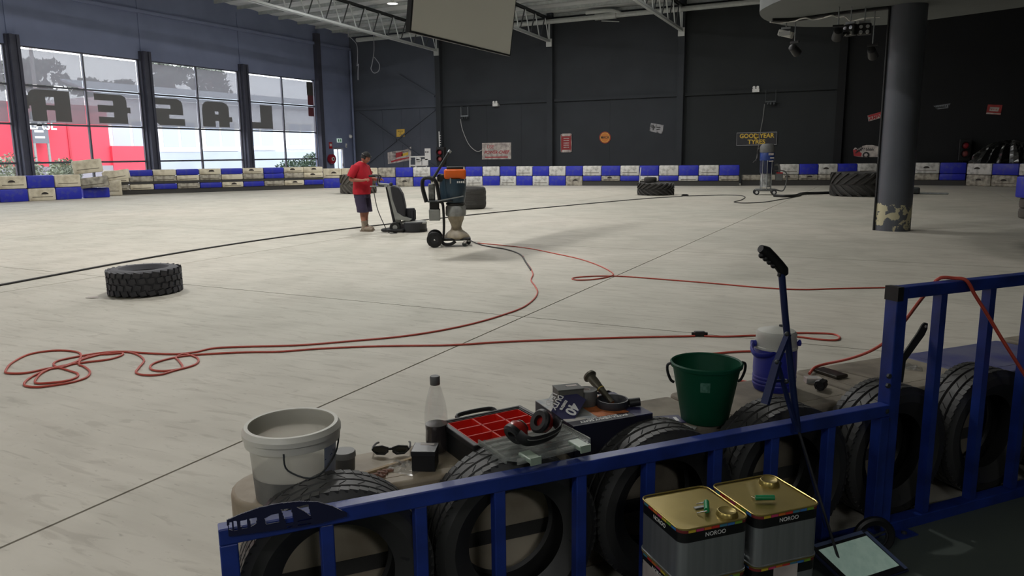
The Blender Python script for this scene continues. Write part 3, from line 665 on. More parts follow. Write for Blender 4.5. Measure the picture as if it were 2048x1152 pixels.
# emergency lights, power bracket
for px, py, lab in ((991, 208, 'white twin-head emergency light on the rail above the POWER-CHIEF board'), (1512, 179, 'white twin-head emergency light above the tyre sign')):
    c = onY(px, py, YB - .2); t = thing('emergency_light', lab, 'emergency light', (c.x, YB - .2, c.z), 0, 'emergency lights')
    MB().b2((-.17, -.06, -.13), (.17, .2, .04)).obj('lamp_body', M_white, t)
    for u in (-.09, .09): MB().lathe([(.02, .0), (.07, .05), (.07, .08), (0, .08)], 14, M=Matrix.Translation((u, 0, .1)) @ Matrix.Rotation(PI / 2, 4, 'X')).obj('lamp_head', M_white, t, smooth=True)
for px, py, lab, h_ in ((929, 232, 'hanging power point bracket on the wall above the orange vacuum', 1), (1541, 203, 'hanging power point bracket in the dark above the tyre sign', 0)):
    c = onY(px, py, YB - .25); t = thing('power_bracket', lab, 'power outlet', (c.x, YB - .25, c.z), 0, 'hanging power brackets')
    mm = M_steel if h_ else M_dsteel
    for u in (-.24, .24): MB().cyl((u, 0, 0), (u, 0, .55), .014, seg=6).obj('drop_rod', mm, t); MB().cyl((u, 0, .55), (u, .25, .55), .014, seg=6).obj('wall_arm', mm, t)
    MB().b2((-.26, -.03, -.03), (.26, .03, .03)).obj('crossbar', mm, t)
    for u in (-.12, .02, .18): MB().rbox((u, -.02, -.1), (.1, .08, .12), .02).obj('socket', M_dsteel, t)
tag(MB().tube(crom([onY(x, y, YB - .22) for x, y in ((921, 238), (923, 252), (928, 268), (936, 286), (945, 297), (955, 303), (964, 300))], 5), .02, 6).obj('power_cable', mat('pale_grey_cable', rgb(178, 178, 176), .5), smooth=True), 'pale cable drooping from the wall bracket to the POWER-CHIEF board', 'cable')
tag(MB().tube(crom([onY(x, y, YB - .3) for x, y in ((1529, 208), (1526, 235), (1521, 262), (1518, 285), (1515, 305), (1512, 322))], 5), .016, 6).obj('dropped_cable', mat('dim_grey_cable', rgb(130, 130, 128), .5), smooth=True), 'thin cable dropping in front of the tyre sign to the blue vacuum', 'cable')
# ------------------------------------------------------------------ traffic lights, white rack, wrapped pile behind the barrier
def traffic_light(px, py0, py1, Y, label, post=True):
    top, bot = onY(px, py0, Y), onY(px, py1, Y); t = thing('traffic_light', label, 'traffic light', (top.x, Y, 0), .1, 'track traffic lights'); h = top.z - bot.z
    MB().rbox((0, 0, top.z - h / 2), (.5, .3, h), .03).obj('housing', M_black, t)
    MB().cyl((0, .05, 0), (0, .05, bot.z + .05), .05, seg=10).obj('post', M_dsteel, t)
    for k, m_ in enumerate((mat('red_lens', rgb(150, 40, 50), .3), mat('dull_red_lens', rgb(140, 70, 70), .3))):
        MB().ball((0, -.13, top.z - h * (.3 + .36 * k)), .15, sy=.5).obj('lens', m_, t, smooth=True)
        MB().lathe([(.17, 0), (.17, .15)], 16, M=Matrix.Translation((0, -.14, top.z - h * (.3 + .36 * k))) @ Matrix.Rotation(PI / 2, 4, 'X'), cap=False).obj('hood', M_black, t)
    return t
t = traffic_light(882, 294, 330, 37.6, 'black traffic light with two red lenses behind the orange vacuum')
z0 = onY(878, 294, 37.6).z; z1 = onY(878, 263, 37.6).z
MB().cyl((-.1, 0, z0), (-.1, 0, z1), .025, seg=6).obj('aerial', M_white, t)
for k in range(5): MB().b2((-.1, -.02, z0 + .1 + k * .13), (.0, .02, z0 + .13 + k * .13)).obj('aerial_rung', M_white, t)
traffic_light(1931, 278, 322, 40.7, 'dark traffic light against the black wall right of the pillar')
Yk = 38.6; c = onY(835, 332, Yk)
t = thing('white_rack', 'white tubular rack standing behind the barrier with boards on it', 'rack', (c.x, Yk, 0))
q = lambda px, py: onY(px, py, Yk) - Vector((c.x, Yk, 0))
for a, b_ in (((820, 314), (820, 372)), ((832, 314), (832, 345)), ((820, 314), (853, 313)), ((853, 313), (853, 371)), ((820, 331), (853, 331))):
    MB().tube([q(*a), q(*b_)], .045, 8).obj('rail', M_white, t)
for a, lb in (((851, 297, 863, 320), 'tall white board with grips'), ((846, 318, 858, 331), 'small white board'), ((834, 322, 845, 331), 'white board')):
    p0, p1 = q(a[0], a[1]), q(a[2], a[3]); o = MB().b2((p0.x, -.1, p1.z), (p1.x, -.06, p0.z)).obj('white_board', M_white, t)
for px in (853.5, 857.5): p = q(px, 304); MB().b2((p.x - .05, -.115, p.z - .03), (p.x + .05, -.1, p.z + .03)).obj('grip', M_dktx, t)
c2 = onY(838, 319, Yk - .1); t = thing('crash_helmet', 'black and white helmet resting on the white rack', 'helmet', (c2.x, Yk - .12, c2.z))
MB().ball((0, 0, 0), .16, sz=.95).obj('shell', M_white, t, smooth=True); MB().ball((0, -.03, .0), .145, sz=.5).obj('visor', M_black, t, smooth=True)
m = MB(); rnd = random.Random(3)
c = onY(2018, 318, 40.4); t = thing('wrapped_pile', 'heap of crumpled clear plastic sheeting piled behind the barrier at the dark end', 'plastic sheeting', (c.x, 40.55, 0))
vs, fs = [], []; NU, NV = 60, 14
for j in range(NV + 1):
    for i in range(NU):
        a = 2 * PI * i / NU; th = (j / NV) * PI / 2
        rr = 1 + .13 * math.sin(a * 14 + 2 * math.sin(a * 3)) + .12 * (rnd.random() - .5) + .06 * math.sin(a * 17)
        vs.append((1.35 * math.cos(a) * math.cos(th) * rr, .36 * math.sin(a) * math.cos(th) * rr, .95 + (1.02 * math.sin(th)) * (1 + .1 * (rnd.random() - .5)) if j else .5))
for j in range(NV):
    for i in range(NU): k = (i + 1) % NU; fs.append((j * NU + i, j * NU + k, (j + 1) * NU + k, (j + 1) * NU + i))
m.add(vs, fs); m.obj('sheeting', mat('shiny_plastic_sheeting', rgb(18, 19, 20), .16, var=.3, scale=5, spec=1.0), t)
MB().b2((-1.5, -.4, 0), (1.5, .4, .98)).obj('pallet_base', M_bluep, t)
# ------------------------------------------------------------------ track barriers: separate plastic blocks
BLK = {}
M_scuffw = mat('scuffed_white_barrier_plastic', rgb(206, 205, 200), .55, col2=rgb(140, 138, 134), scale=4.6, detail=8, lo=.3, hi=.55, bump=.1, bscale=20)
def block_mesh(L, h, dep, r, mi):
    k = (round(L, 2), round(h, 2), dep, r, mi)
    if k not in BLK: BLK[k] = MB().rbox((0, 0, h / 2), (L, dep, h), r, seg=2).mesh('barrier_block', (M_bluep, M_whitep, M_greyp, M_scuffw)[mi], smooth=True, ang=30)
    return BLK[k]
slot_me = MB().add([(.13 * math.cos(PI * k / 8), 0, .09 * math.sin(PI * k / 8)) for k in range(9)] + [(.13 * math.cos(PI * k / 8), .012, .09 * math.sin(PI * k / 8)) for k in range(9)],
                   [tuple(range(9)), tuple(range(17, 8, -1))] + [(k, k + 1, k + 10, k + 9) for k in range(8)] + [(8, 0, 9, 17)]).mesh('grip_slot', mat('dark_slot', rgb(52, 46, 42), .8))
scuff_me = MB().b2((-.36, -.003, -.012), (.36, .003, .012)).mesh('moulded_line', mat('dark_groove', rgb(92, 84, 72), .8))
COLN = ('blue', 'dirty white', 'grimy grey', 'scuffed white')
def place(c, ang, z, L, h, mi, label, group, dep=.42, r=.05, slot=False, line=False, tilt=None):
    o = link('barrier_block', block_mesh(L, h, dep, r, mi)); o.location = (c[0], c[1], z); o.rotation_euler = (0, tilt or 0, ang)
    tag(o, label, 'barrier block', group)
    if slot: s = link('grip_slot', slot_me, o); s.location = (random.uniform(-.1, .1), -dep / 2 - .004, h * .5)
    if line and mi: s = link('moulded_line', scuff_me, o); s.location = (0, -dep / 2 - .002, h * .3); s.scale = (L / .95, 1, 1)
    return o
def run(p0, p1, rows, rowname, where, group, start=0, L=.93, dep=.42, face=None, cols=None, skip=(), white=1):
    p0, p1 = Vector((*p0, 0)), Vector((*p1, 0)); d = p1 - p0; n = max(1, round(d.length / L)); Lx = d.length / n; d.normalize(); ang = math.atan2(d.y, d.x)
    nrm = Vector((-d.y, d.x, 0))
    for r_, (z, h) in enumerate(rows):
        for i in range(n):
            if (r_, i) in skip: continue
            c = p0 + d * (Lx * (i + .5)) + nrm * dep / 2
            mi = (white if (i + r_ + start) % 2 else 0)
            if mi and random.random() < .3: mi = 2
            if cols and r_ in cols: mi = cols[r_][i % len(cols[r_])]
            place(c, ang + random.uniform(-.012, .012), z, Lx - .012, h - .006, mi, '%s plastic block, %s along the %s row of %s' % (COLN[mi], ordinal(i), rowname[r_], where), group, dep, slot=(mi > 0 and random.random() < .35), line=random.random() < .7)
two = [(0.0, .5), (.5, .5)]
def pt(px, py): p = P(px, py); return (p.x, p.y)
# run beside the shopfront, from the picture's left edge
A0, A1 = pt(-60, 408.5), pt(166, 397.5)
run(A0, A1, two, ('lower', 'upper'), 'the barrier under the left windows', 'barrier blocks under the left windows', 1, cols={0: (1, 0, 1, 0, 1, 0, 2), 1: (0, 1, 0, 1, 0, 1, 0)}, L=1.05)
p = P(188, 395.5); place((p.x, p.y + .1), 1.15, 0, 1.0, .42, 0, 'blue plastic block slumped at the end of the left window barrier', 'toppled barrier blocks')
# toppled blocks on top of that corner
for px, py, L, h, mi, ang, tl, z0, X_, lb in ((187, 363, 1.15, .42, 2, .85, -.1, .44, -30.0, 'grimy grey barrier block tipped on the corner by the left windows'), (234, 350, 1.0, .4, 1, .8, -.14, .72, -29.7, 'dirty white barrier block sloping down from the grimy tipped block'), (176, 332, 1.1, .55, 1, 1.0, -.1, 1.03, -30.35, 'dirty white barrier block thrown on top of the toppled heap')):
    p = onX(px, py, X_); place((p.x, p.y), ang, z0, L, h, mi, lb, 'toppled barrier blocks', dep=.5, tilt=tl, line=True)
p = P(222, 391.5); place((p.x - .1, p.y + .05), .95, 0, .95, .68, 1, 'tall dirty white block propping up the toppled blocks by the left windows', 'toppled barrier blocks', line=True)
# second run in front of the windows: lower blocks on a black kerb, rounded blocks on top
B0, B1, B2, B3 = pt(212, 391), pt(648, 376.5), pt(757, 374), pt(1000, 371)
def kerb(a, b_, w, h, lab, off=.05):
    a, b_ = Vector((*a, 0)), Vector((*b_, 0)); d = (b_ - a).normalized(); n = Vector((-d.y, d.x, 0))
    m = MB(); m.beam(a + n * (w / 2 + off) + Vector((0, 0, h / 2)), b_ + n * (w / 2 + off) + Vector((0, 0, h / 2)), w, h)
    o = m.obj('rubber_kerb', M_rubber); tag(o, lab, 'kerb')
kerb(B0, B1, .36, .2, 'black rubber kerb under the barrier in front of the far windows')
run(B0, B1, [(.2, .26), (.56, .26), (.82, .28)], ('lowest', 'middle', 'top'), 'the barrier before the far windows', 'barrier blocks before the far windows', 0, L=1.02,
    cols={0: (2, 1, 0, 2, 0, 1, 0), 1: (1, 2, 2, 1, 2, 1, 2, 0, 2, 1), 2: (1, 0, 1, 0, 1, 0, 1, 0, 1, 1)}, dep=.44)
m = MB(); d = (Vector((*B1, 0)) - Vector((*B0, 0))).normalized(); n_ = Vector((-d.y, d.x, 0))
m.beam(Vector((*B0, .51)) + n_ * .22, Vector((*B1, .51)) + n_ * .22, .4, .1); tag(m.obj('rubber_belt', M_rubber), 'black rubber belt strapped between the block rows before the far windows', 'belt')
run(B1, B2, two, ('lower', 'upper'), 'the barrier by the exit door', 'barrier blocks by the exit door', 0, cols={0: (0, 2, 0), 1: (1, 1, 1)})
run(B2, B3, two, ('lower', 'upper'), 'the barrier behind the two machines', 'barrier blocks behind the machines', 0, white=3)
C0, C1, C2 = B3, pt(1165, 371.5), pt(1478, 372)
run(C0, C1, two, ('lower', 'upper'), 'the barrier under the POWER-CHIEF board', 'barrier blocks under the white board', 1, white=3)
kerb(C1, C2, .36, .24, 'grey-black rubber kerb under the barrier below the round sign')
run(C1, C2, [(.24, .26), (.5, .5)], ('lower', 'upper'), 'the barrier below the round sign', 'barrier blocks below the round sign', 0, white=3)
D0, D1 = pt(1484, 371.5), pt(1752, 370.5)
kerb(D0, D1, .36, .26, 'black rubber kerb behind the blue vacuum')
run(D0, D1, [(.26, .26), (.52, .5)], ('lower', 'upper'), 'the barrier behind the blue vacuum', 'barrier blocks behind the blue vacuum', 1, cols={0: (2,), 1: (3, 0, 3, 0)}, skip=[(1, 0), (1, 1)])
E0, E1, E2 = pt(1825, 370.5), pt(1930, 371.5), pt(2090, 376)
kerb(E0, E1, .36, .24, 'black rubber kerb right of the pillar')
run(E0, E1, [(.24, .3), (.54, .5)], ('lower', 'upper'), 'the barrier right of the pillar', 'barrier blocks right of the pillar', 0, cols={0: (2, 0, 2), 1: (3, 0, 3)})
run(E1, E2, two, ('lower', 'upper'), 'the barrier at the dark end', 'barrier blocks at the dark end', 0, cols={0: (2, 2, 0, 3), 1: (3, 0, 3, 0)})
# ------------------------------------------------------------------ tyres
def tyre_profile(R_, w, rim, rc=.12, shoulder=.8):
    h = w / 2
    return [(rim, -h * .62), (rim + (R_ - rim) * .3, -h * .98), (rim + (R_ - rim) * .65, -h), (R_ - .05 * R_, -h * .9), (R_ - .012 * R_, -h * shoulder), (R_, -h * .5), (R_, h * .5), (R_ - .012 * R_, h * shoulder), (R_ - .05 * R_, h * .9), (rim + (R_ - rim) * .65, h), (rim + (R_ - rim) * .3, h * .98), (rim, h * .62), (rim + .03 * R_, h * .5), (R_ * .92, h * .6), (R_ * .92, -h * .6), (rim + .03 * R_, -h * .5)]
def lug_tyre(loc, R_, w, rim, label, mt, nl=20, style='chevron', rz=0.0, sub=None):
    t = thing('lying_tyre', label, 'tyre', loc, rz, 'tyres lying on the track')
    Mz = Matrix.Translation((0, 0, w / 2))
    MB().lathe([(r, z * 1.0) for r, z in tyre_profile(R_, w, rim)], 56, M=Mz, closed=True).obj('carcass', mt, t, smooth=True, ang=35)
    lm = MB()
    if style == 'chevron':
        for k in range(nl):
            for s in (-1, 1):
                a0 = 2 * PI * (k + (.5 if s > 0 else 0)) / nl; pts = []
                N = 5
                for i in range(N):
                    f = i / (N - 1); a = a0 + f * 1.5 * 2 * PI / nl; z = s * (w * .02 + f * w * .46)
                    rr = R_ * (1.0 if f < .8 else .985); pts.append((a, z, rr))
                da = .2 * 2 * PI / nl
                vs = []
                for a, z, rr in pts:
                    for dd in (-da, da):
                        for ro in (rr * .985, rr + .055):
                            vs.append((ro * math.cos(a + dd), ro * math.sin(a + dd), z + w / 2))
                fs = []
                for i in range(N - 1):
                    b0, b1 = 4 * i, 4 * i + 4
                    fs += [(b0 + 1, b0 + 3, b1 + 3, b1 + 1), (b0, b0 + 1, b1 + 1, b1), (b0 + 3, b0 + 2, b1 + 2, b1 + 3)]
                fs += [(0, 2, 3, 1), (4 * N - 4, 4 * N - 3, 4 * N - 1, 4 * N - 2)]; lm.add(vs, fs)
    elif style == 'blocks':
        for row in range(4):
            z = w * (.14 + .24 * row)
            for k in range(nl):
                a = 2 * PI * (k + .5 * (row % 2)) / nl
                lm.box((R_ * math.cos(a) * 1.006, R_ * math.sin(a) * 1.006, z), (.03, 2 * PI * R_ / nl * .72, w * .19), rot=Matrix.Rotation(a, 3, 'Z') @ Matrix.Rotation(.25 * (-1) ** row, 3, 'X'))
    else:
        for row in range(3):
            z = w * (.25 + .25 * row); lm.lathe([(R_ * .99, z - .05), (R_ * 1.012, z - .045), (R_ * 1.012, z + .045), (R_ * .99, z + .05)], 40)
    o = lm.obj('tread', mt, t); o['kind'] = 'stuff'
    if style != 'ribs': o['label'] = 'raised rubber tread lugs'
    return t
p = P(260, 590); lug_tyre((p.x, p.y + .22, 0), .405, .31, .23, 'black off-road tyre lying alone on the pale floor at the left', mat('navy_black_rubber', rgb(44, 48, 62), .7, col2=rgb(70, 70, 76), scale=8, lo=.7, hi=.45, bump=.2, bscale=50), 26, 'blocks')
p = P(699, 388); lug_tyre((p.x - .1, p.y + .75, 0), .74, .82, .42, 'wide worn tractor tyre lying behind the man in red', M_rubberd, 18, 'chevron', .3)
p = P(925, 419.5); lug_tyre((p.x - .05, p.y + .52, 0), .50, .66, .3, 'smooth dark wide tyre standing just behind the orange vacuum', M_rubber, 18, 'ribs', .3)
p = P(1301, 391.5); lug_tyre((p.x, p.y + .68, 0), .66, .48, .36, 'tractor tyre with chevron tread lying in the middle of the far floor', M_rubber, 18, 'chevron', .1)
t = thing('bald_tyre', 'small bald tyre resting on top of the middle tractor tyre', 'tyre', (p.x - .25, p.y + .78, .48), 0)
MB().lathe(tyre_profile(.24, .2, .12), 28, M=Matrix.Translation((0, 0, .1)), closed=True).obj('carcass', M_rubber, t, smooth=True); MB().lathe([(.23, .04), (.246, .06), (.246, .14), (.23, .16)], 28).obj('tread', M_rubber, t)
q = P(1306, 384); t = thing('white_pole', 'thin white pole leaning up out of the middle tractor tyre', 'pole', (q.x, p.y + .7, .0))
MB().cyl((.0, 0, .0), (.08, .05, 1.02), .02, seg=8).obj('pole', M_white, t); MB().ball((.08, .05, 1.03), .028, seg=8, rings=6).obj('pole_cap', M_white, t)
p = P(1712, 394); lug_tyre((p.x, p.y + .92, 0), .90, .86, .5, 'very large tractor tyre with deep chevron tread lying left of the pillar', M_rubber, 18, 'chevron', .15)
# blue block on a tyre stack at the picture's right edge
p = P(2062, 438); t = thing('stacked_tyre', 'dark tyre on the floor under the blue block at the right edge', 'tyre', (p.x + .12, p.y + .2, 0), 0)
for k in range(2):
    if k: t = thing('stacked_tyre', 'second dark tyre of the pair under the blue block at the right edge', 'tyre', (p.x + .12, p.y + .2, .24), 0)
    MB().lathe(tyre_profile(.36, .24, .2), 36, M=Matrix.Translation((0, 0, .12)), closed=True).obj('carcass', M_rubberd, t, smooth=True)
    MB().lathe([(.35, .07), (.365, .08), (.365, .16), (.35, .17)], 36).obj('tread', M_rubberd, t)
place((p.x + .2, p.y + .2), .5, .485, 1.0, .5, 0, 'blue plastic block resting on two tyres at the right edge', 'toppled barrier blocks', dep=.5)
# grey cone and small box right of the pillar
p = P(1826, 387); t = thing('pale_cone', 'small pale cone peeking out from behind the pillar', 'cone', (p.x - .15, p.y + .3, 0)); MB().lathe([(.17, 0.02), (.03, .62), (.0, .63)], 20).obj('cone_body', M_cream, t, smooth=True); MB().b2((-.2, -.2, 0), (.2, .2, .025)).obj('cone_base', M_dsteel, t)
p = P(1830, 388); t = thing('floor_tool', 'small grey power tool with a flat nose lying right of the pillar', 'tool', (p.x, p.y - .1, 0))
MB().rbox((0, 0, .13), (.3, .3, .24), .05).obj('motor_housing', M_dsteel, t); MB().rbox((.6, .0, .035), (.95, .16, .06), .02).obj('nose_plate', M_steel, t)
# ------------------------------------------------------------------ cords on the floor
def cord(name, label, pts, r, m, n=7, z=None):
    pp = [P(x, y, r) if len(q) == 2 else q for q in pts for x, y in [(q[0], q[1])]] if z is None else pts
    o = MB().tube(crom(pp, n), r, 6).obj(name, m, smooth=True); tag(o, label, 'cord'); return o
M_cord = mat('orange_red_cord', rgb(200, 82, 66), .5, var=.12, scale=4)
M_cordd = mat('black_cable', rgb(48, 47, 48), .6)
main = [(1046, 512), (1049, 520), (1060, 535), (1066, 548), (1062, 560), (1070, 572), (1075, 584), (1068, 598), (1045, 615), (1005, 630), (950, 646), (880, 661), (800, 673), (700, 682), (600, 690), (500, 693), (430, 696), (390, 704), (350, 708), (290, 706), (250, 703), (210, 707), (170, 717), (130, 731), (90, 738), (50, 746), (15, 746), (12, 740), (25, 725), (60, 708), (110, 701), (150, 703), (162, 710), (155, 722), (130, 733), (100, 738), (70, 750), (52, 762), (50, 771), (75, 774), (110, 770), (145, 764), (172, 755), (180, 744), (170, 734), (158, 728), (165, 717), (190, 710), (220, 708), (245, 706), (240, 712), (215, 719), (175, 724), (140, 729), (110, 735), (85, 745), (72, 758), (72, 766), (95, 766), (130, 762), (152, 755), (155, 747), (135, 740), (108, 731), (115, 722), (150, 714), (200, 706), (240, 703), (270, 707), (288, 720), (278, 735), (272, 745), (290, 750), (320, 749), (345, 742), (365, 735), (358, 722), (352, 714), (370, 708), (395, 716), (392, 728), (360, 738), (325, 742), (302, 738), (305, 728), (335, 718), (375, 711), (430, 707), (500, 704), (560, 703), (640, 697), (760, 692), (900, 690), (1000, 684), (1120, 679), (1250, 675), (1390, 672)]
cord('extension_cord', 'long orange-red extension cord with loose loops at the left, running to the black connector', main, .0085, M_cord)
cord('extension_cord', 'orange-red cord looping back beside the blue water jug', [(1408, 672), (1450, 673), (1510, 671), (1560, 672), (1600, 674), (1640, 679), (1672, 680), (1679, 674), (1665, 668), (1620, 666), (1575, 666)], .0085, M_cord)
o = MB().rbox((0, 0, .022), (.1, .055, .044), .012).obj('cord_connector', M_black, None, loc=P(1399, 672), rz=.4); tag(o, 'black plug connector joining the orange cords on the floor', 'connector'); MB().cyl((-.07, 0, .022), (.07, 0, .022), .014, seg=10).obj('strain_relief', M_black, o)
cord('extension_cord', 'thin orange cord crossing the floor to the tall fence post', [(955, 486), (1010, 491), (1060, 497), (1110, 507), (1160, 518), (1200, 532), (1226, 547), (1215, 554), (1185, 559), (1155, 560), (1144, 557), (1160, 554), (1200, 552), (1250, 553), (1330, 559), (1430, 567), (1520, 575), (1600, 579), (1680, 577), (1790, 575), (1850, 576)], .0085, M_cord)
cord('power_lead', 'dark cable running from the orange vacuum to the orange cord', [(930, 470), (940, 480), (960, 489), (985, 494), (1010, 498), (1033, 505), (1044, 512), (1052, 525), (1062, 540)], .011, M_cordd)
cord('floor_cable', 'long dark cable sweeping across the whole floor past the grinder', [(-40, 577), (0, 570), (130, 546), (260, 522), (390, 500), (520, 480), (640, 464), (786, 447), (930, 431), (1060, 418), (1200, 405), (1300, 396.5), (1365, 392.5)], .014, M_cordd)
o = MB().rbox((0, 0, .04), (.2, .1, .08), .02).obj('cable_joiner', M_black, None, loc=P(1370, 392.5), rz=.3); tag(o, 'small black cable joiner on the far floor', 'connector'); MB().cyl((-.13, 0, .04), (.13, 0, .04), .025, seg=8).obj('strain_relief', M_black, o)
cord('vacuum_cable', 'thin dark cable looping on the floor before the blue vacuum', [(1373, 392), (1410, 391), (1450, 390), (1480, 391), (1490, 394), (1482, 400), (1468, 404), (1490, 406), (1530, 404), (1560, 399), (1590, 394), (1600, 390)], .014, M_cordd)
cord('vacuum_hose', 'thick black hose snaking from the blue vacuum behind the large tyre', [(1548, 391), (1570, 392), (1592, 391), (1605, 387), (1640, 386), (1672, 385)], .05, M_black)

o = MB().add([(0, 0, .004), (.12, .03, .012), (.2, .0, .006), (.14, -.05, .01), (.04, -.06, .004)], [(0, 1, 2, 3, 4)]).obj('paper_scrap', M_cream, None, loc=P(176, 594)); sd_ = o.modifiers.new('thick', 'SOLIDIFY'); sd_.thickness = .002
tag(o, 'crumpled pale paper scrap on the floor beside the lone off-road tyre', 'paper')
# ------------------------------------------------------------------ the man with the grinder
def skin_mesh(name, verts, edges, radii, root, sub=2):
    me = bpy.data.meshes.new(name); me.from_pydata(verts, edges, [])
    o = bpy.data.objects.new(name, me); COL.objects.link(o)
    sk = o.modifiers.new('skin', 'SKIN'); sk.use_smooth_shade = True
    for i, r in enumerate(radii):
        rv = r if isinstance(r, tuple) else (r, r); me.skin_vertices[0].data[i].radius = rv
    me.skin_vertices[0].data[root].use_root = True
    ss = o.modifiers.new('sub', 'SUBSURF'); ss.levels = sub; ss.render_levels = sub
    dg = bpy.context.evaluated_depsgraph_get(); m2 = bpy.data.meshes.new_from_object(o.evaluated_get(dg))
    bpy.data.objects.remove(o); bpy.data.meshes.remove(me); return m2
def loft(mb, rings, seg=20, caps=True):              # rings: (centre, rx, ry, tilt about y)
    vs = []
    for c, rx, ry, tl in rings:
        M = Matrix.Rotation(tl, 3, 'Y')
        for k in range(seg):
            a = 2 * PI * k / seg; vs.append(Vector(c) + M @ Vector((rx * math.cos(a), ry * math.sin(a), 0)))
    fs = [(i * seg + k, i * seg + (k + 1) % seg, (i + 1) * seg + (k + 1) % seg, (i + 1) * seg + k) for i in range(len(rings) - 1) for k in range(seg)]
    if caps: fs += [tuple(range(seg - 1, -1, -1)), tuple((len(rings) - 1) * seg + k for k in range(seg))]
    mb.add(vs, fs); return mb
M_skin = mat('tanned_skin', rgb(176, 118, 96), .6, var=.12, scale=8); M_tee = mat('red_cotton_shirt', rgb(196, 28, 48), .85, var=.2, scale=7, bump=.4, bscale=9)
M_shorts = mat('dusty_navy_shorts', rgb(62, 54, 78), .9, var=.25, scale=6, bump=.4, bscale=10); M_boot = mat('dusty_tan_boots', rgb(158, 144, 128), .9, var=.25, scale=10); M_hair = mat('dark_hair', rgb(34, 34, 34), .8, var=.3, scale=30)
pp = P(731, 461.5); man = thing('person', 'man in a red t-shirt, navy shorts and tan boots guiding the floor grinder, head bowed', 'person', (pp.x, pp.y, 0), .10)
V = []; Ed = []; Rd = []
def nv(p, r, par=None):
    V.append(p); Rd.append(r)
    if par is not None: Ed.append((par, len(V) - 1))
    return len(V) - 1
pel = nv((-.04, 0, .9), (.15, .15)); sp = nv((-.03, 0, 1.1), (.16, .16), pel); ch = nv((-.04, 0, 1.29), (.12, .12), sp); nk = nv((.0, 0, 1.44), .062, ch); hb = nv((.05, 0, 1.52), .065, nk)
def arm(s, elbow, wrist, palm):
    sh = nv((-.045, s * .18, 1.355), .052, ch); el = nv(elbow, .047, sh); fa = nv(tuple((Vector(elbow) * .55 + Vector(wrist) * .45)), .043, el); wr = nv(wrist, .03, fa); pa = nv(palm, .034, wr)
    d = (Vector(palm) - Vector(wrist)).normalized(); dn = Vector((0, 0, -1)); sd = Vector((0, s, 0))
    for k, (off, L) in enumerate(((-.03, .075), (-.01, .085), (.011, .08), (.03, .062))):
        b0 = Vector(palm) + d * .035 + dn * (off * .5) + sd * off; a = nv(tuple(b0), .0105, pa); b = nv(tuple(b0 + d * L * .4 + dn * .012), .0095, a); nv(tuple(b0 + d * L * .55 + dn * .045), .0085, b)
    t0 = Vector(palm) - sd * .03 + d * .0; a = nv(tuple(t0 + Vector((0, 0, .015))), .012, pa); nv(tuple(t0 + d * .04 + Vector((0, 0, .0)) - sd * .015), .0095, a)
arm(-1, (-.15, -.30, 1.12), (.13, -.25, 1.10), (.2, -.235, 1.115)); arm(1, (-.02, .31, 1.13), (.25, .22, 1.10), (.32, .2, 1.11))
for s, kx, ax in ((-1, .02, .06), (1, -.01, -.06)):
    hp = nv((-.04, s * .09, .8), .1, pel); kn = nv((kx, s * .115, .47), .062, hp); cf = nv((kx * .6 + ax * .4 - .02, s * .117, .33), .058, kn); an = nv((ax, s * .12, .1), .042, cf); nv((ax + .1, s * .13, .05), .04, an)
body = skin_mesh('body', V, Ed, Rd, 0)
hm = MB(); HC = Vector((.085, 0, 1.575)); HR = Matrix.Rotation(.42, 3, 'Y')
seg, rings = 32, 24; vs = []; fs = []
for i in range(rings + 1):
    th = PI * i / rings
    for k in range(seg):
        a = 2 * PI * k / seg; x, y, z = math.sin(th) * math.cos(a), math.sin(th) * math.sin(a), math.cos(th)
        rx, ry, rz_ = .098, .078, .122
        if z < 0: ry *= 1 - .28 * (-z) ** 1.5; rx *= 1 - .12 * (-z)
        v = Vector((x * rx, y * ry, z * rz_))
        if x > .5:
            v.x += .024 * math.exp(-((y * 5) ** 2) - ((z + .12) * 5) ** 2)                      # nose
            v.x -= .014 * (math.exp(-(((abs(y) - .38) * 6) ** 2) - ((z - .05) * 8) ** 2))       # eye sockets
            v.x += .006 * math.exp(-((z - .2) * 9) ** 2)                                        # brow
            v.x += .008 * math.exp(-((y * 4) ** 2) - ((z + .48) * 11) ** 2) + .008 * math.exp(-((y * 3) ** 2) - ((z + .85) * 6) ** 2)
        vs.append(HC + HR @ v)
for i in range(rings):
    for k in range(seg): fs.append((i * seg + k, (i + 1) * seg + k, (i + 1) * seg + (k + 1) % seg, i * seg + (k + 1) % seg))
hm.add(vs, fs)
for s in (-1, 1): hm.ball(HC + HR @ Vector((-.005, s * .079, -.005)), .03, .6, .35, 1.0, 10, 8)
bm = bmesh.new(); bm.from_mesh(body); tmp = hm.mesh('head', M_skin, True); bm.from_mesh(tmp); bmesh.ops.remove_doubles(bm, verts=bm.verts[:], dist=.0003)
for f in bm.faces: f.smooth = True
bm.to_mesh(body); bm.free(); body.materials.clear(); body.materials.append(M_skin)
for p_ in body.polygons: p_.material_index = 0
link('body', body, man)
eye = MB()
for s in (-1, 1): eye.ball(HC + HR @ Vector((.083, s * .03, .012)), .011, seg=8, rings=6)
eye.obj('eyes', mat('dark_eyes', rgb(40, 30, 26), .3), man, smooth=True)
MB().rbox(HC + HR @ Vector((.088, 0, -.062)), (.008, .04, .008), .003, rot=HR).obj('mouth', mat('lips', rgb(140, 80, 72), .6), man)
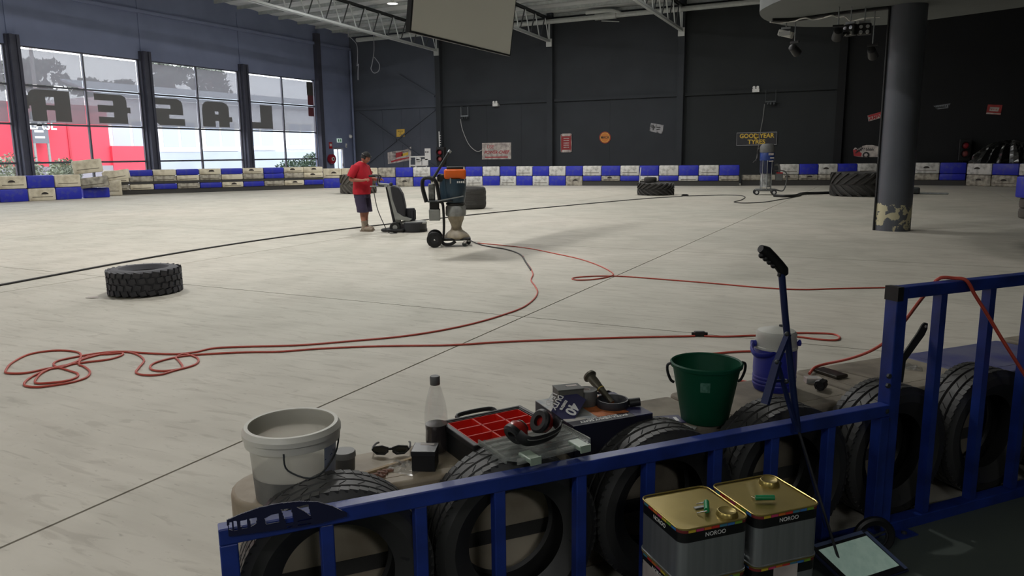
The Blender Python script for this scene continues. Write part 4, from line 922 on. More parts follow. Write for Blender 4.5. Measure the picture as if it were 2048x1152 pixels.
# hair: cap of tufts over the skull
hr = MB(); vs = []; fs = []; rnd = random.Random(5); rr_ = 14
for i in range(rr_ + 1):
    for k in range(seg):
        a = 2 * PI * k / seg; lim = 1.02 if math.cos(a) > .55 else 1.75; th = lim * i / rr_
        x, y, z = math.sin(th) * math.cos(a), math.sin(th) * math.sin(a), math.cos(th); n = 1.09 + .04 * rnd.random() - (.06 if i == rr_ else 0)
        vs.append(HC + HR @ Vector((x * .1 * n, y * .081 * n, z * .124 * n)))
for i in range(rr_):
    for k in range(seg): fs.append((i * seg + k, (i + 1) * seg + k, (i + 1) * seg + (k + 1) % seg, i * seg + (k + 1) % seg))
hr.add(vs, fs); hr.obj('hair', M_hair, man, smooth=True)
bd = MB(); bd.tube([HC + HR @ Vector((.106 * math.cos(a), .086 * math.sin(a), .062)) for a in [2 * PI * k / 24 for k in range(24)]], .012, 6, closed=True); bd.obj('headband', M_black, man, smooth=True)
# shirt: torso loft with sleeves
sh = MB(); loft(sh, [((-.05, 0, .80), .185, .205, 0), ((-.05, 0, .86), .19, .21, 0), ((-.02, 0, .98), .205, .215, .0), ((-.01, 0, 1.08), .205, .212, .03), ((-.035, 0, 1.2), .2, .225, .08), ((-.055, 0, 1.31), .185, .235, .12), ((-.055, 0, 1.39), .155, .225, .15), ((-.035, 0, 1.44), .12, .155, .2), ((-.01, 0, 1.475), .088, .095, .25), ((.005, 0, 1.49), .076, .08, .25)], 28)
for s, el in ((-1, (-.15, -.30, 1.12)), (1, (-.02, .31, 1.13))):
    a = Vector((-.045, s * .14, 1.37)); e = Vector(el); m1 = Vector((-.06, s * .215, 1.35)); end = m1.lerp(e, .78)
    sh.tube([a, m1, m1.lerp(e, .35), end], [.085, .1, .094, .09], 16)
sh.obj('shirt', M_tee, man, smooth=True, ang=60)
so = MB(); loft(so, [((-.045, 0, .84), .165, .185, 0), ((-.045, 0, .78), .175, .195, 0), ((-.04, 0, .72), .172, .2, 0)], 24)
for s, kx in ((-1, .02), (1, -.01)):
    loft(so, [((-.045, s * .085, .78), .135, .105, 0), ((-.03, s * .1, .66), .128, .108, 0), ((kx * .6 - .01, s * .112, .52), .118, .108, 0), ((kx, s * .118, .415), .122, .11, 0), ((kx, s * .118, .41), .1, .09, 0)], 20)
so.obj('shorts', M_shorts, man, smooth=True, ang=60)
MB().tube([(.17 * math.cos(a) - .045, .19 * math.sin(a), .845) for a in [2 * PI * k / 28 for k in range(28)]], .014, 6, closed=True).obj('belt', mat('grey_tie', rgb(150, 120, 120), .8), man)
for s, ax in ((-1, .06), (1, -.06)):
    b = MB(); loft(b, [((ax - .005, s * .12, .0), .05, .052, 0), ((ax - .005, s * .12, .1), .062, .056, 0), ((ax - .01, s * .12, .17), .06, .056, 0), ((ax - .012, s * .12, .225), .068, .062, 0), ((ax - .012, s * .12, .228), .05, .045, 0)], 16)
    b.tube([(ax - .06, s * .12, .052), (ax, s * .122, .06), (ax + .08, s * .125, .052), (ax + .15, s * .128, .044), (ax + .19, s * .13, .035)], [.045, .052, .05, .045, .025], 14, ry=[.05, .06, .05, .042, .03])
    bo = b.obj('boot', M_boot, man, smooth=True, ang=60)
    MB().prism([(ax - .1, s * .12 - .048), (ax + .12, s * .128 - .052), (ax + .2, s * .128 - .03), (ax + .205, s * .128 + .03), (ax + .12, s * .128 + .052), (ax - .1, s * .12 + .048)], 0, .022).obj('sole', mat('boot_sole', rgb(120, 106, 92), .9), bo)
    for k in range(3): MB().beam((ax + .055 + .02 * k, s * .123 - .03, .125 - .022 * k), (ax + .055 + .02 * k, s * .123 + .03, .125 - .022 * k), .008, .008).obj('lace', M_dktx, bo)
# ------------------------------------------------------------------ walk-behind floor grinder
gp = P(802, 464); g = thing('floor_grinder', 'black and grey walk-behind floor grinder in front of the man in red', 'floor grinder', (gp.x, gp.y + .1, 0), .52)
M_gg = mat('grinder_grey', rgb(150, 152, 148), .55, var=.15); M_gd = mat('grinder_charcoal', rgb(46, 47, 52), .5, var=.2)
MB().lathe([(.27, .02), (.28, .03), (.28, .2), (.26, .22), (.0, .22)], 36, M=Matrix.Translation((.22, 0, 0)) @ Matrix.Diagonal((1, 1.05, 1, 1))).obj('grinding_skirt', M_gd, g, smooth=True)
MB().lathe([(.284, .0), (.29, .0), (.29, .06), (.284, .06)], 36, M=Matrix.Translation((.22, 0, 0))).obj('skirt_brush', M_black, g)
MB().lathe([(.283, .17), (.287, .175), (.287, .2), (.26, .225), (.0, .235)], 36, M=Matrix.Translation((.22, 0, 0))).obj('deck_ring', M_gg, g, smooth=True)
MB().lathe([(.1, .24), (.105, .26), (.105, .46), (.09, .5), (.0, .51)], 24, M=Matrix.Translation((.16, .02, 0))).obj('motor', M_gd, g, smooth=True)
for k in range(8):
    a = 2 * PI * k / 8; MB().box((.16 + .108 * math.cos(a), .02 + .108 * math.sin(a), .36), (.012, .012, .2), rz=a).obj('cooling_fin', M_black, g)
m = MB(); sec = [(-.06, .3), (.06, .3), (.065, .55), (.02, .8), (-.06, .95), (-.18, 1.0), (-.24, .98), (-.2, .7), (-.12, .45)]
m.add([(x, -.17, z) for x, z in sec] + [(x, .17, z) for x, z in sec], [tuple(range(9)), tuple(range(17, 8, -1))] + [(i, (i + 1) % 9, 9 + (i + 1) % 9, 9 + i) for i in range(9)])
o = m.obj('water_tank', M_gd, g, smooth=True, ang=50); bev(o, .03, 3)
for s in (-.12, .12): MB().beam((-.26, s, .98), (-.1, s, .2), .05, .09).obj('column', M_gg, g)
MB().beam((-.3, 0, .96), (-.17, 0, .2), .1, .06).obj('spine_post', M_gd, g)
o = MB().slab([(-.14, -.2, .28), (.14, -.2, .24), (.2, -.2, .28), (.02, -.2, .34), (-.1, -.2, .42)], (0, .4, 0)).obj('mount_bracket', M_gg, g)
for s in (-.2, .2):
    w_ = MB().lathe([(.05, -.03), (.1, -.035), (.115, -.02), (.115, .02), (.1, .035), (.05, .03)], 24, M=Matrix.Translation((-.16, s, .115)) @ Matrix.Rotation(PI / 2, 4, 'X'), closed=True).obj('wheel', M_black, g, smooth=True)
    MB().lathe([(.0, -.03), (.055, -.03), (.055, .03), (0, .03)], 16, M=Matrix.Translation((-.16, s, .115)) @ Matrix.Rotation(PI / 2, 4, 'X')).obj('hub', M_gg, w_)
MB().cyl((-.16, -.2, .115), (-.16, .2, .115), .02).obj('axle', M_steel, g)
MB().tube(crom([(-.44, -.1, .05), (-.34, -.2, .05), (-.1, -.24, .05), (.02, -.2, .06), (-.1, -.02, .1), (-.3, .02, .06)], 5, closed=True), .035, 8, closed=True).obj('dust_hose', M_black, g, smooth=True)
MB().rbox((-.36, 0, 1.0), (.3, .2, .07), .02, rot=Matrix.Rotation(.1, 3, 'Y')).obj('control_panel', M_gg, g)
for s in (-.19, .19):
    h_ = MB().tube(crom([(-.3, s * .5, .98), (-.46, s, 1.0), (-.5, s, 1.08), (-.47, s, 1.18), (-.52, s, 1.2), (-.66, s, 1.2)], 5), .016, 8).obj('handle', M_gd, g, smooth=True)
    MB().cyl((-.54, s, 1.2), (-.67, s, 1.2), .023, seg=10).obj('grip', M_black, h_, smooth=True)
MB().cyl((-.66, -.14, .98), (-.3, -.14, .98), .012, seg=8).obj('lower_bar', M_gg, g)
MB().ball((-.22, -.12, 1.02), .04).obj('knob', M_gd, g, smooth=True)
hp_ = [Vector((-.58, -.22, .95)), Vector((-.56, -.26, .8)), Vector((-.5, -.3, .5)), Vector((-.38, -.34, .2)), Vector((-.28, -.36, .02)), Vector((-.1, -.4, .012))]
MB().tube(crom(hp_, 5), .009, 6).obj('power_lead', M_cordd, g, smooth=True)
# ------------------------------------------------------------------ orange and teal dust extractor
vp = P(893, 493); v = thing('dust_extractor', 'teal industrial vacuum with orange head and dust bag on a wheeled frame', 'vacuum', (vp.x, vp.y + .12, 0), .55)
M_teal = mat('teal_steel', rgb(40, 66, 84), .4, var=.15, scale=5); M_or = mat('orange_plastic', rgb(232, 104, 30), .45, var=.08); M_bag = mat('dusty_bag_plastic', rgb(176, 164, 142), .5, var=.3, scale=9, bump=.6, bscale=8)
cxv = .12
MB().lathe([(.15, .76), (.165, .8), (.195, 1.0), (.2, 1.2), (.0, 1.2)], 32, M=Matrix.Translation((cxv, 0, 0))).obj('canister', M_teal, v, smooth=True)
MB().rbox((cxv, 0, 1.285), (.39, .36, .17), .035).obj('motor_head', M_or, v, smooth=True)
o = MB().rbox((cxv, 0, 1.39), (.3, .28, .05), .02).obj('lid', M_black, v); lettering('2800', .07, M_wtx, v, (cxv + .1, -.206, 1.15), U, V3, name='lettering') if 0 else None
for k in range(4): MB().b2((cxv + .03 + .035 * k, -.204, 1.13), (cxv + .055 + .035 * k, -.196, 1.165)).obj('emblem', M_wtx, v)
for a in (-2.0, -.6): MB().b2((cxv + .2 * math.cos(a) - .012, .2 * math.sin(a) - .012, 1.12), (cxv + .2 * math.cos(a) + .012, .2 * math.sin(a) + .012, 1.22)).obj('latch', M_chrome, v)
MB().lathe([(.17, .74), (.175, .77), (.14, .78)], 28, M=Matrix.Translation((cxv, 0, 0))).obj('valve_ring', M_black, v, smooth=True)
MB().lathe([(.16, .73), (.18, .7), (.185, .58), (.175, .54), (.15, .54)], 28, M=Matrix.Translation((cxv, 0, 0))).obj('bag_collar', mat('grey_translucent_collar', rgb(160, 162, 160), .4, var=.3, scale=12), v, smooth=True)
b = MB(); vs = []; fs = []; sg = 28; rnd = random.Random(8); prof = [(.14, .54), (.13, .48), (.1, .4), (.085, .34), (.1, .29), (.15, .24), (.19, .19), (.2, .16), (.17, .13)]
for i, (r, z) in enumerate(prof):
    for k in range(sg):
        a = 2 * PI * k / sg; r2 = r * (1 + .12 * math.sin(a * 5 + i * .3) * (1 if i < 5 else .4)); vs.append((cxv - .0 + r2 * math.cos(a) * (1.0 if i < 5 else 1.15), r2 * math.sin(a), z))
fs = [(i * sg + k, i * sg + (k + 1) % sg, (i + 1) * sg + (k + 1) % sg, (i + 1) * sg + k) for i in range(len(prof) - 1) for k in range(sg)] + [tuple(range(sg - 1, -1, -1)), tuple((len(prof) - 1) * sg + k for k in range(sg))]
b.add(vs, fs); b.obj('dust_bag', M_bag, v, smooth=True)
MB().rbox((-.26, .0, .57), (.2, .3, .2), .015).obj('control_box', M_gg, v); MB().rbox((-.26, 0, .735), (.17, .26, .14), .02).obj('box_cover', M_black, v)
for s in (-.17, .17):
    MB().tube(crom([(-.12, s, .15), (-.1, s, .3), (-.1, s, .6), (-.12, s, .78), (-.2, s, .8)], 4), .022, 8).obj('frame_post', M_black, v, smooth=True)
    MB().tube(crom([(-.4, s, .8), (-.46, s, 1.05), (-.44, s, 1.2), (-.32, s, 1.22), (-.22, s, 1.14), (-.16, s, .8)], 5), .03, 8).obj('side_loop', M_black, v, smooth=True)
    w_ = MB().lathe([(.07, -.03), (.12, -.03), (.14, -.015), (.14, .015), (.12, .03), (.07, .03)], 28, M=Matrix.Translation((-.27, s * 1.4, .14)) @ Matrix.Rotation(PI / 2, 4, 'X'), closed=True).obj('wheel', M_black, v, smooth=True)
    MB().lathe([(.0, -.02), (.085, -.02), (.085, .02), (0, .02)], 20, M=Matrix.Translation((-.27, s * 1.4, .14)) @ Matrix.Rotation(PI / 2, 4, 'X')).obj('hub', M_gd, w_); MB().ball((-.27, s * 1.4 - .03, .14), .02, seg=10, rings=6).obj('hub_cap', M_chrome, w_)
MB().rbox((-.15, 0, .81), (.45, .36, .03), .01).obj('tray', M_dsteel, v); MB().beam((-.2, -.19, .82), (.26, -.19, .9), .02, .02).obj('brace_bar', M_steel, v)
MB().rbox((.1, 0, .13), (.55, .34, .05), .02).obj('bag_platform', M_black, v)
MB().tube(crom([(-.15, -.15, .12), (-.1, -.16, .05), (.02, -.16, .05), (.1, -.16, .1)], 4), .03, 8).obj('front_skid', M_black, v, smooth=True)
MB().cyl((-.27, -.24, .14), (-.27, .24, .14), .018).obj('axle', M_steel, v)
for x, s in ((.26, -.15), (.34, .14)):
    c_ = MB().b2((x - .02, s - .03, .06), (x + .02, s + .03, .12)).obj('castor', M_chrome, v)
    MB().lathe([(.0, -.015), (.042, -.015), (.042, .015), (0, .015)], 16, M=Matrix.Translation((x, s, .042)) @ Matrix.Rotation(PI / 2, 4, 'X')).obj('castor_wheel', M_dsteel, c_)
wnd = MB().cyl((-.3, -.1, 1.16), (.02, -.1, 1.66), .024, seg=12).obj('wand', M_dsteel, v, smooth=True); MB().cyl((.02, -.1, 1.66), (.05, -.1, 1.7), .03, seg=12).obj('wand_end', M_steel, wnd)
MB().rbox((-.12, 0, 1.22), (.16, .2, .14), .04).obj('hose_inlet', M_black, v)
MB().rbox((-.3, 0, .97), (.12, .12, .3), .02).obj('filter_drum', mat('foil_panel', rgb(150, 152, 150), .35, .5, var=.5, scale=14), v)
o = MB().cyl((-.05, 0, .81), (-.05, 0, 1.2), .11).obj('second_canister', M_teal, v, smooth=True)
tag(MB().tube(crom([P(924, 436, .0) + Vector((0, 0, .5)), P(926, 452, .32), P(930, 465, .12), P(940, 478, .02)], 5), .01, 6).obj('vacuum_lead', M_cordd), 'short dark lead hanging from the orange vacuum to the floor', 'cord') if 0 else None
# ------------------------------------------------------------------ blue vacuum by the back wall
bp_ = P(1529, 390); b = thing('blue_vacuum', 'tall blue industrial vacuum with grey top standing under the tyre sign', 'vacuum', (bp_.x, bp_.y + .2, 0), .25)
M_bv = mat('vacuum_blue', rgb(36, 66, 140), .4, var=.2, scale=4); M_bvd = mat('vacuum_dark_blue', rgb(26, 36, 72), .45, var=.2, scale=4); M_bg = mat('vacuum_grey', rgb(104, 106, 106), .6, var=.2)
MB().lathe([(.27, 1.58), (.28, 1.62), (.27, 1.8), (.2, 1.9), (0, 1.91)], 28).obj('head', M_bg, b, smooth=True)
MB().lathe([(.255, 1.28), (.265, 1.3), (.265, 1.56), (.255, 1.58)], 28).obj('upper_drum', M_bv, b, smooth=True)
MB().lathe([(.22, .8), (.245, .85), (.25, 1.27), (.2, 1.28)], 28).obj('lower_drum', M_bvd, b, smooth=True)
for x0_, x1_, z0_, z1_ in ((.02, .2, 1.48, 1.56), (.08, .22, 1.36, 1.4), (.04, .2, 1.24, 1.28)): MB().b2((x0_, -.275, z0_), (x1_, -.262 + .03, z1_)).obj('label', M_cream, b)
MB().lathe([(.18, .8), (.2, .6), (.17, .45), (.2, .3)], 24).obj('dust_bag', mat('clear_dust_bag', rgb(190, 192, 190), .3, col2=rgb(90, 92, 94), scale=6), b, smooth=True)
for a in (-2.2, -1.57, -.9, .8, 2.3): MB().cyl((.27 * math.cos(a), .27 * math.sin(a), .2), (.27 * math.cos(a), .27 * math.sin(a), 1.3), .014, seg=8).obj('frame_rod', M_steel, b)
MB().rbox((0, 0, .18), (.75, .5, .08), .03).obj('base', M_bg, b)
for x, y in ((-.34, -.2), (.28, -.24), (-.34, .2), (.3, .22)):
    w_ = MB().lathe([(.0, -.04), (.1, -.04), (.1, .04), (0, .04)], 20, M=Matrix.Translation((x, y, .1)) @ Matrix.Rotation(PI / 2, 4, 'X')).obj('wheel', M_gd, b); MB().lathe([(.0, -.045), (.05, -.045), (.05, .045), (0, .045)], 14, M=Matrix.Translation((x, y, .1)) @ Matrix.Rotation(PI / 2, 4, 'X')).obj('hub', M_white, w_)
MB().tube(crom([(.32, 0, .2), (.62, 0, .15), (.72, 0, .4), (.74, 0, .75), (.6, 0, .9), (.3, 0, .9)], 5), .025, 8).obj('side_frame', M_bg, b, smooth=True)
MB().rbox((.46, 0, .68), (.26, .2, .3), .04).obj('pre_separator', M_bg, b); MB().b2((.36, -.11, .8), (.58, .11, .84)).obj('red_clamp', M_red, b)
MB().tube(crom([(.26, 0, 1.1), (.4, 0, 1.12), (.46, 0, 1.0), (.46, 0, .82)], 5), .04, 10).obj('inlet_hose', M_bg, b, smooth=True)
MB().tube(crom([(-.26, 0, 1.75), (-.36, -.02, 1.65), (-.34, 0, 1.4), (-.5, 0, 1.2)], 5), .02, 8).obj('power_lead', M_cordd, b, smooth=True)
# ================================================================== foreground: blue steel fence
ZF = .59
fen = thing('blue_fence', 'low blue steel fence with upright bars across the front of the tyres', 'fence', TN(0, 2.167), FA)
L1 = 2.58
MB().b2((.0, -.025, ZF - .05), (L1, .025, ZF)).obj('top_rail', M_bluefence, fen, bevel=.004)
MB().b2((.02, -.025, .0), (L1, .025, .05)).obj('bottom_rail', M_bluefence, fen, bevel=.004)
me = MB().b2((-.02, -.02, .05), (.02, .02, ZF - .05)).mesh('upright_bar', M_bluefence)
for px, py in ((655, 1070), (842, 1030), (1000, 1010), (1163, 985), (1301, 960), (1435, 940), (1548, 930), (1661, 900)):
    t_ = onN(px, py, 2.15).dot(FT); o = link('upright_bar', me, fen); o.location.x = t_; bev(o, .004)
MB().b2((.0, -.025, .05), (.05, .025, ZF - .05)).obj('end_post', M_bluefence, fen, bevel=.004)
MB().b2((L1 - .05, -.03, .05), (L1, .02, ZF - .05)).obj('end_post', M_bluefence, fen, bevel=.004)
# cut-out plate on the left end of the rail
def plate_pt(px, py): p = onN(px, py, 2.138); return p.dot(FT), p.z
out = [plate_pt(*q) for q in ((455, 1052), (453, 1040), (480, 1028), (520, 1014), (560, 1006), (600, 1002), (635, 1003), (665, 1012), (693, 1025), (694, 1032), (640, 1046), (580, 1056), (520, 1064), (458, 1072))]
holes = [[plate_pt(*q) for q in h] for h in (((458, 1044), (464, 1043), (465, 1060), (458, 1058)), ((467, 1042), (473, 1041), (475, 1060), (469, 1061)), ((480, 1041), (494, 1038), (495, 1055), (483, 1058)), ((499, 1037), (513, 1034), (513, 1046), (502, 1053)), ((529, 1036), (545, 1028), (557, 1026), (558, 1043), (532, 1048)), ((562, 1018), (582, 1016), (588, 1044), (572, 1047)), ((592, 1013), (616, 1008), (622, 1032), (608, 1022)), ((573, 1052), (584, 1050), (584, 1053), (573, 1056)), ((596, 1040), (623, 1035), (623, 1037), (596, 1043)), ((596, 1048), (623, 1045), (623, 1047), (596, 1051)))]
def cut_plate(mb, outline, holes, y0, y1, N=150):
    def ins(p, poly):
        c = False; j = len(poly) - 1
        for i in range(len(poly)):
            (xi, yi), (xj, yj) = poly[i], poly[j]
            if ((yi > p[1]) != (yj > p[1])) and (p[0] < (xj - xi) * (p[1] - yi) / (yj - yi) + xi): c = not c
            j = i
        return c
    x0, x1 = min(p[0] for p in outline), max(p[0] for p in outline); z0, z1 = min(p[1] for p in outline), max(p[1] for p in outline); M_ = 60
    dx, dz = (x1 - x0) / N, (z1 - z0) / M_
    g = [[ins((x0 + (c + .5) * dx, z0 + (r + .5) * dz), outline) and not any(ins((x0 + (c + .5) * dx, z0 + (r + .5) * dz), h) for h in holes) for c in range(N)] for r in range(M_)]
    for r in range(M_):
        c = 0
        while c < N:
            if g[r][c]:
                s = c
                while c < N and g[r][c]: c += 1
                mb.b2((x0 + s * dx, y0, z0 + r * dz), (x0 + c * dx, y1, z0 + (r + 1) * dz))
            else: c += 1
    return mb
o = cut_plate(MB(), out, holes, -.032, -.027).obj('cut_out_plate', mat('dark_blue_plate', rgb(20, 24, 56), .45), fen); o['label'] = 'dark curved steel plate with stencil cut-outs'
fen2 = thing('blue_fence', 'tall blue steel fence panel bolted to the low fence at the right edge', 'fence', TN(0, 2.18), FA)
T0, T1, ZH = 2.585, 5.0, 1.075
MB().b2((T0, -.03, .0), (T0 + .06, .03, ZH)).obj('post', M_bluefence, fen2, bevel=.004)
MB().b2((T0 - .002, -.032, ZH - .055), (T0 + .03, .032, ZH + .002)).obj('end_cap', M_black, fen2)
MB().b2((T0 + .06, -.025, ZH - .05), (T1, .025, ZH)).obj('top_rail', M_bluefence, fen2, bevel=.004)
MB().b2((T0 + .06, -.03, .0), (T1, .03, .05)).obj('bottom_rail', M_bluefence, fen2, bevel=.004)
me2 = MB().b2((-.018, -.02, .05), (.018, .02, ZH - .05)).mesh('upright_bar', M_bluefence)
for px, py in ((1881, 590), (1979, 578), (2056, 640), (2122, 640)):
    o = link('upright_bar', me2, fen2); o.location.x = onN(px, py, 2.18).dot(FT)
for px, py in ((1777, 752), (1775, 771), (1772, 822), (1774, 838)):
    q = onN(px, py, 2.148); MB().lathe([(.011, 0), (.011, .01), (0, .012)], 6, M=Matrix.Translation((q.dot(FT), -.03, q.z)) @ Matrix.Rotation(PI / 2, 4, 'X')).obj('bolt', M_dsteel, fen2)
q = onN(1812, 1056, 2.12); MB().b2((q.dot(FT) - .06, -.09, .0), (q.dot(FT) + .04, -.03, .008)).obj('foot_plate', M_bluefence, fen2); MB().lathe([(.012, .008), (.012, .016), (0, .018)], 6, M=Matrix.Translation((q.dot(FT) - .01, -.06, 0))).obj('anchor_bolt', M_dsteel, fen2)
o = MB(); pts = [onN(x, y, 2.24) for x, y in ((1856, 647), (1855, 658), (1849, 671), (1812, 722), (1806, 765), (1795, 765), (1797, 722), (1836, 665), (1845, 649), (1850, 645))]
o.slab(pts, FN * .006); o = o.obj('bent_bar', mat('dark_flat_bar', rgb(48, 48, 44), .6, .3), None); tag(o, 'flat black bent metal bar with a hole leaning beside the tall fence post', 'metal bar')
c_ = onN(1851, 653, 2.239); MB().lathe([(.0, 0), (.006, 0), (.006, .002)], 10, M=Matrix.Translation(c_) @ Matrix.Rotation(FA, 4, 'Z') @ Matrix.Rotation(PI / 2, 4, 'X')).obj('hole', M_whitep, o)
# ------------------------------------------------------------------ row of car tyres behind the fence
TR, TW, TH = .303, .195, .178
prof = [(TH, -.06), (TH + .02, -.075), (.24, -.098), (.275, -.094), (.292, -.082)]
for a, b_ in ((-.08, -.052), (-.042, -.006), (.006, .042), (.052, .08)):
    prof += [(TR - .008, a - .002) if a > -.08 else (TR - .004, a), (TR - .002 if abs(a) > .05 or abs(b_) > .05 else TR, a + .001), (TR - .002 if abs(a) > .05 or abs(b_) > .05 else TR, b_ - .001), (TR - .008, b_ + .002) if b_ < .08 else (TR - .004, b_)]
prof += [(.292, .082), (.275, .094), (.24, .098), (TH + .02, .075), (TH, .06), (TH + .012, .05), (.285, .075), (.29, 0), (.285, -.075), (TH + .012, -.05)]
RXm = Matrix.Rotation(PI / 2, 4, 'X')
M_ctyre = mat('car_tyre_rubber', rgb(28, 29, 30), .5, col2=rgb(46, 46, 45), scale=6, bump=.06, bscale=80, lo=.7, hi=.45)
car_me = MB().lathe(prof, 84, M=RXm, closed=True).mesh('carcass', M_ctyre, True, 25)
sp_ = MB(); sl_ = MB()
for k in range(64):
    a = 2 * PI * k / 64
    for s in (-1, 1):
        R3 = Matrix.Rotation(-a, 3, 'Y')
        sp_.box(R3 @ Vector((TR - .0055, s * .067, 0)), (.010, .027, .0255), rot=R3 @ Matrix.Rotation(.25 * s, 3, 'X'))
        if k % 2: sl_.box(R3 @ Vector((TR - .0012, s * .024, 0)), (.003, .036, .004), rot=R3 @ Matrix.Rotation(.75 * s, 3, 'X'))
tread_me = sp_.mesh('tread', M_ctyre); slit_me = sl_.mesh('tread_slits', mat('slit_black', rgb(8, 8, 9), .9))
bead_me = MB().lathe([(TH + .001, -.058), (TH + .012, -.076), (TH + .02, -.079), (TH + .022, -.074)], 64, M=RXm, closed=True).mesh('bead', mat('worn_bead', rgb(74, 74, 72), .5), True)
TL_ = ['car tyre at the fence end, under the white bucket', 'car tyre standing under the open red organiser', 'car tyre standing under the cardboard cord box', 'car tyre below the green bucket', 'car tyre standing below the blue water jug and phone', 'car tyre right of the tall fence post', 'last car tyre at the picture\'s right edge']
for k, (t_, n_, tw) in enumerate(((.345, 2.305, -.05), (.955, 2.305, .0), (1.565, 2.31, .0), (2.165, 2.315, -.03), (2.775, 2.325, .03), (3.385, 2.33, .0), (3.995, 2.33, .0))):
    t = thing('car_tyre', 'black ' + TL_[k], 'tyre', TN(t_, n_, TR + .003), FA + tw, 'car tyres standing behind the fence')
    link('carcass', car_me, t); link('tread', tread_me, t)['kind'] = 'stuff'; link('tread_slits', slit_me, t)['kind'] = 'stuff'; link('bead', bead_me, t); 
    for c_ in t.children: c_.rotation_euler.y = k * .4
# black belt running through behind the tyres
o = MB().b2((.1, -.002, .2), (4.4, .002, .255)).obj('rubber_strap', M_rubber, None, loc=TN(0, 2.4325), rz=FA); tag(o, 'long flat black strap running low behind the car tyres', 'strap')
# ------------------------------------------------------------------ plastic track blocks carrying the clutter
M_blkA = mat('dusty_white_track_block', rgb(186, 176, 156), .6, col2=rgb(136, 122, 102), scale=3.2, detail=8, lo=.32, hi=.6, bump=.12, bscale=14)
M_blkB = mat('dusty_grey_track_block', rgb(150, 142, 126), .75, col2=rgb(108, 100, 88), scale=4.5, detail=8, bump=.25, bscale=16)
def track_block(t0, t1, n0, n1, m, label, rl=.03, rr=.03, z=.5, tw=0.0):
    def arc(cx, cy, r, a0, a1): return [(cx + r * math.cos(a0 + (a1 - a0) * i / 6), cy + r * math.sin(a0 + (a1 - a0) * i / 6)) for i in range(7)]
    w, h = t1 - t0, n1 - n0
    pts = arc(rl, rl, rl, PI, 1.5 * PI) + arc(w - rr, rr, rr, 1.5 * PI, 2 * PI) + arc(w - rr, h - rr, rr, 0, PI / 2) + arc(rl, h - rl, rl, PI / 2, PI)
    o = thing('barrier_block', label, 'barrier block', TN(t0, n0), FA + tw, 'track blocks under the clutter')
    b = MB().prism(pts, 0, z).obj('block_body', m, o, smooth=True, ang=50); bev(b, .014, 3)
    m2 = MB().prism([(x * .86 + w * .07, y * .66 + h * .17) for x, y in pts], z - .001, z + .0012).obj('top_panel', m, o)
    return o
track_block(.05, 1.30, 2.435, 2.76, M_blkA, 'dusty white track block with a rounded end under the bucket and bottle', .15, .03)
track_block(1.31, 2.0, 2.435, 2.84, M_blkB, 'dusty grey track block under the cardboard cord box', tw=.02)
track_block(2.02, 2.80, 2.44, 2.89, M_blkB, 'dusty grey track block under the blue water jug', tw=.015)
track_block(2.82, 3.56, 2.45, 2.93, M_blkB, 'dusty grey track block under the phone, left of the blue block', tw=.01)
track_block(3.58, 4.40, 2.47, 2.95, mat('dusty_blue_track_block', rgb(54, 58, 118), .6, col2=rgb(96, 98, 124), scale=4, detail=7), 'blue track block behind the tall fence', z=.49)
track_block(4.42, 5.2, 2.48, 2.95, M_blkB, 'grey track block at the right edge behind the tall fence', z=.5)
ZT_ = .5015
def item(name, label, cat, px, py, z=ZT_, rz=0.0, group=None):
    p = P(px, py, z); return thing(name, label, cat, p, rz, group)
# white bucket
def translucent(name, col, tr=.25):
    m = bpy.data.materials.new(name); m.use_nodes = True; MATS[name] = m; nt = m.node_tree; L = nt.links; b = nt.nodes['Principled BSDF']
    b.inputs['Base Color'].default_value = (*col, 1); b.inputs['Roughness'].default_value = .45
    t = nt.nodes.new('ShaderNodeBsdfTranslucent'); t.inputs['Color'].default_value = (*col, 1); mx = nt.nodes.new('ShaderNodeMixShader'); mx.inputs[0].default_value = .45
    tp_ = nt.nodes.new('ShaderNodeBsdfTransparent'); m3 = nt.nodes.new('ShaderNodeMixShader'); m3.inputs[0].default_value = tr
    L.new(b.outputs[0], mx.inputs[1]); L.new(t.outputs[0], mx.inputs[2]); L.new(mx.outputs[0], m3.inputs[1]); L.new(tp_.outputs[0], m3.inputs[2])
    L.new(m3.outputs[0], nt.nodes['Material Output'].inputs['Surface']); return m
M_pail = translucent('translucent_white_pail', rgb(214, 212, 202), .45)
b0 = P(592, 985, ZT_); bk = thing('white_bucket', 'open white plastic bucket with grey slurry in the bottom and a wire handle', 'bucket', b0, FA - .1)
h, r0, r1 = .245, .128, .143
rs_ = r0 + (r1 - r0) * .088 / h
MB().lathe([(rs_, .088), (r1, h), (r1 - .004, h), (rs_ - .004, .088)], 48, closed=True).obj('body', M_pail, bk, smooth=True)
MB().lathe([(0, .0), (r0 - .004, 0), (r0, .004), (rs_, .088), (rs_ - .004, .088), (r0 - .005, .008), (0, .006)], 48).obj('stained_base', mat('slurry_stained_plastic', rgb(112, 111, 106), .5, col2=rgb(84, 84, 82), scale=9), bk, smooth=True)
M_rim = mat('white_plastic', rgb(202, 200, 190), .45, var=.06)
MB().lathe([(r1 + .001, h - .055), (r1 + .010, h - .055), (r1 + .012, h - .03), (r1 + .016, h - .028), (r1 + .017, h - .012), (r1 + .008, h + .004), (r1 - .004, h + .004), (r1 - .002, h - .01)], 48, closed=True).obj('rim', M_rim, bk, smooth=True, ang=30)
MB().lathe([(0, .008), (r0 - .006, .009), (r0 - .001, .085), (0, .09)], 40).obj('slurry', mat('grey_slurry', rgb(60, 60, 60), .7, var=.3, scale=12), bk, smooth=True)
MB().tube(crom([(.155, 0, h - .03), (.13, -.09, h - .09), (.06, -.165, h - .13), (-.02, -.155, h - .1), (-.03, -.152, h - .045)], 5), .003, 6).obj('handle', M_dsteel, bk, smooth=True)
lab = MB()
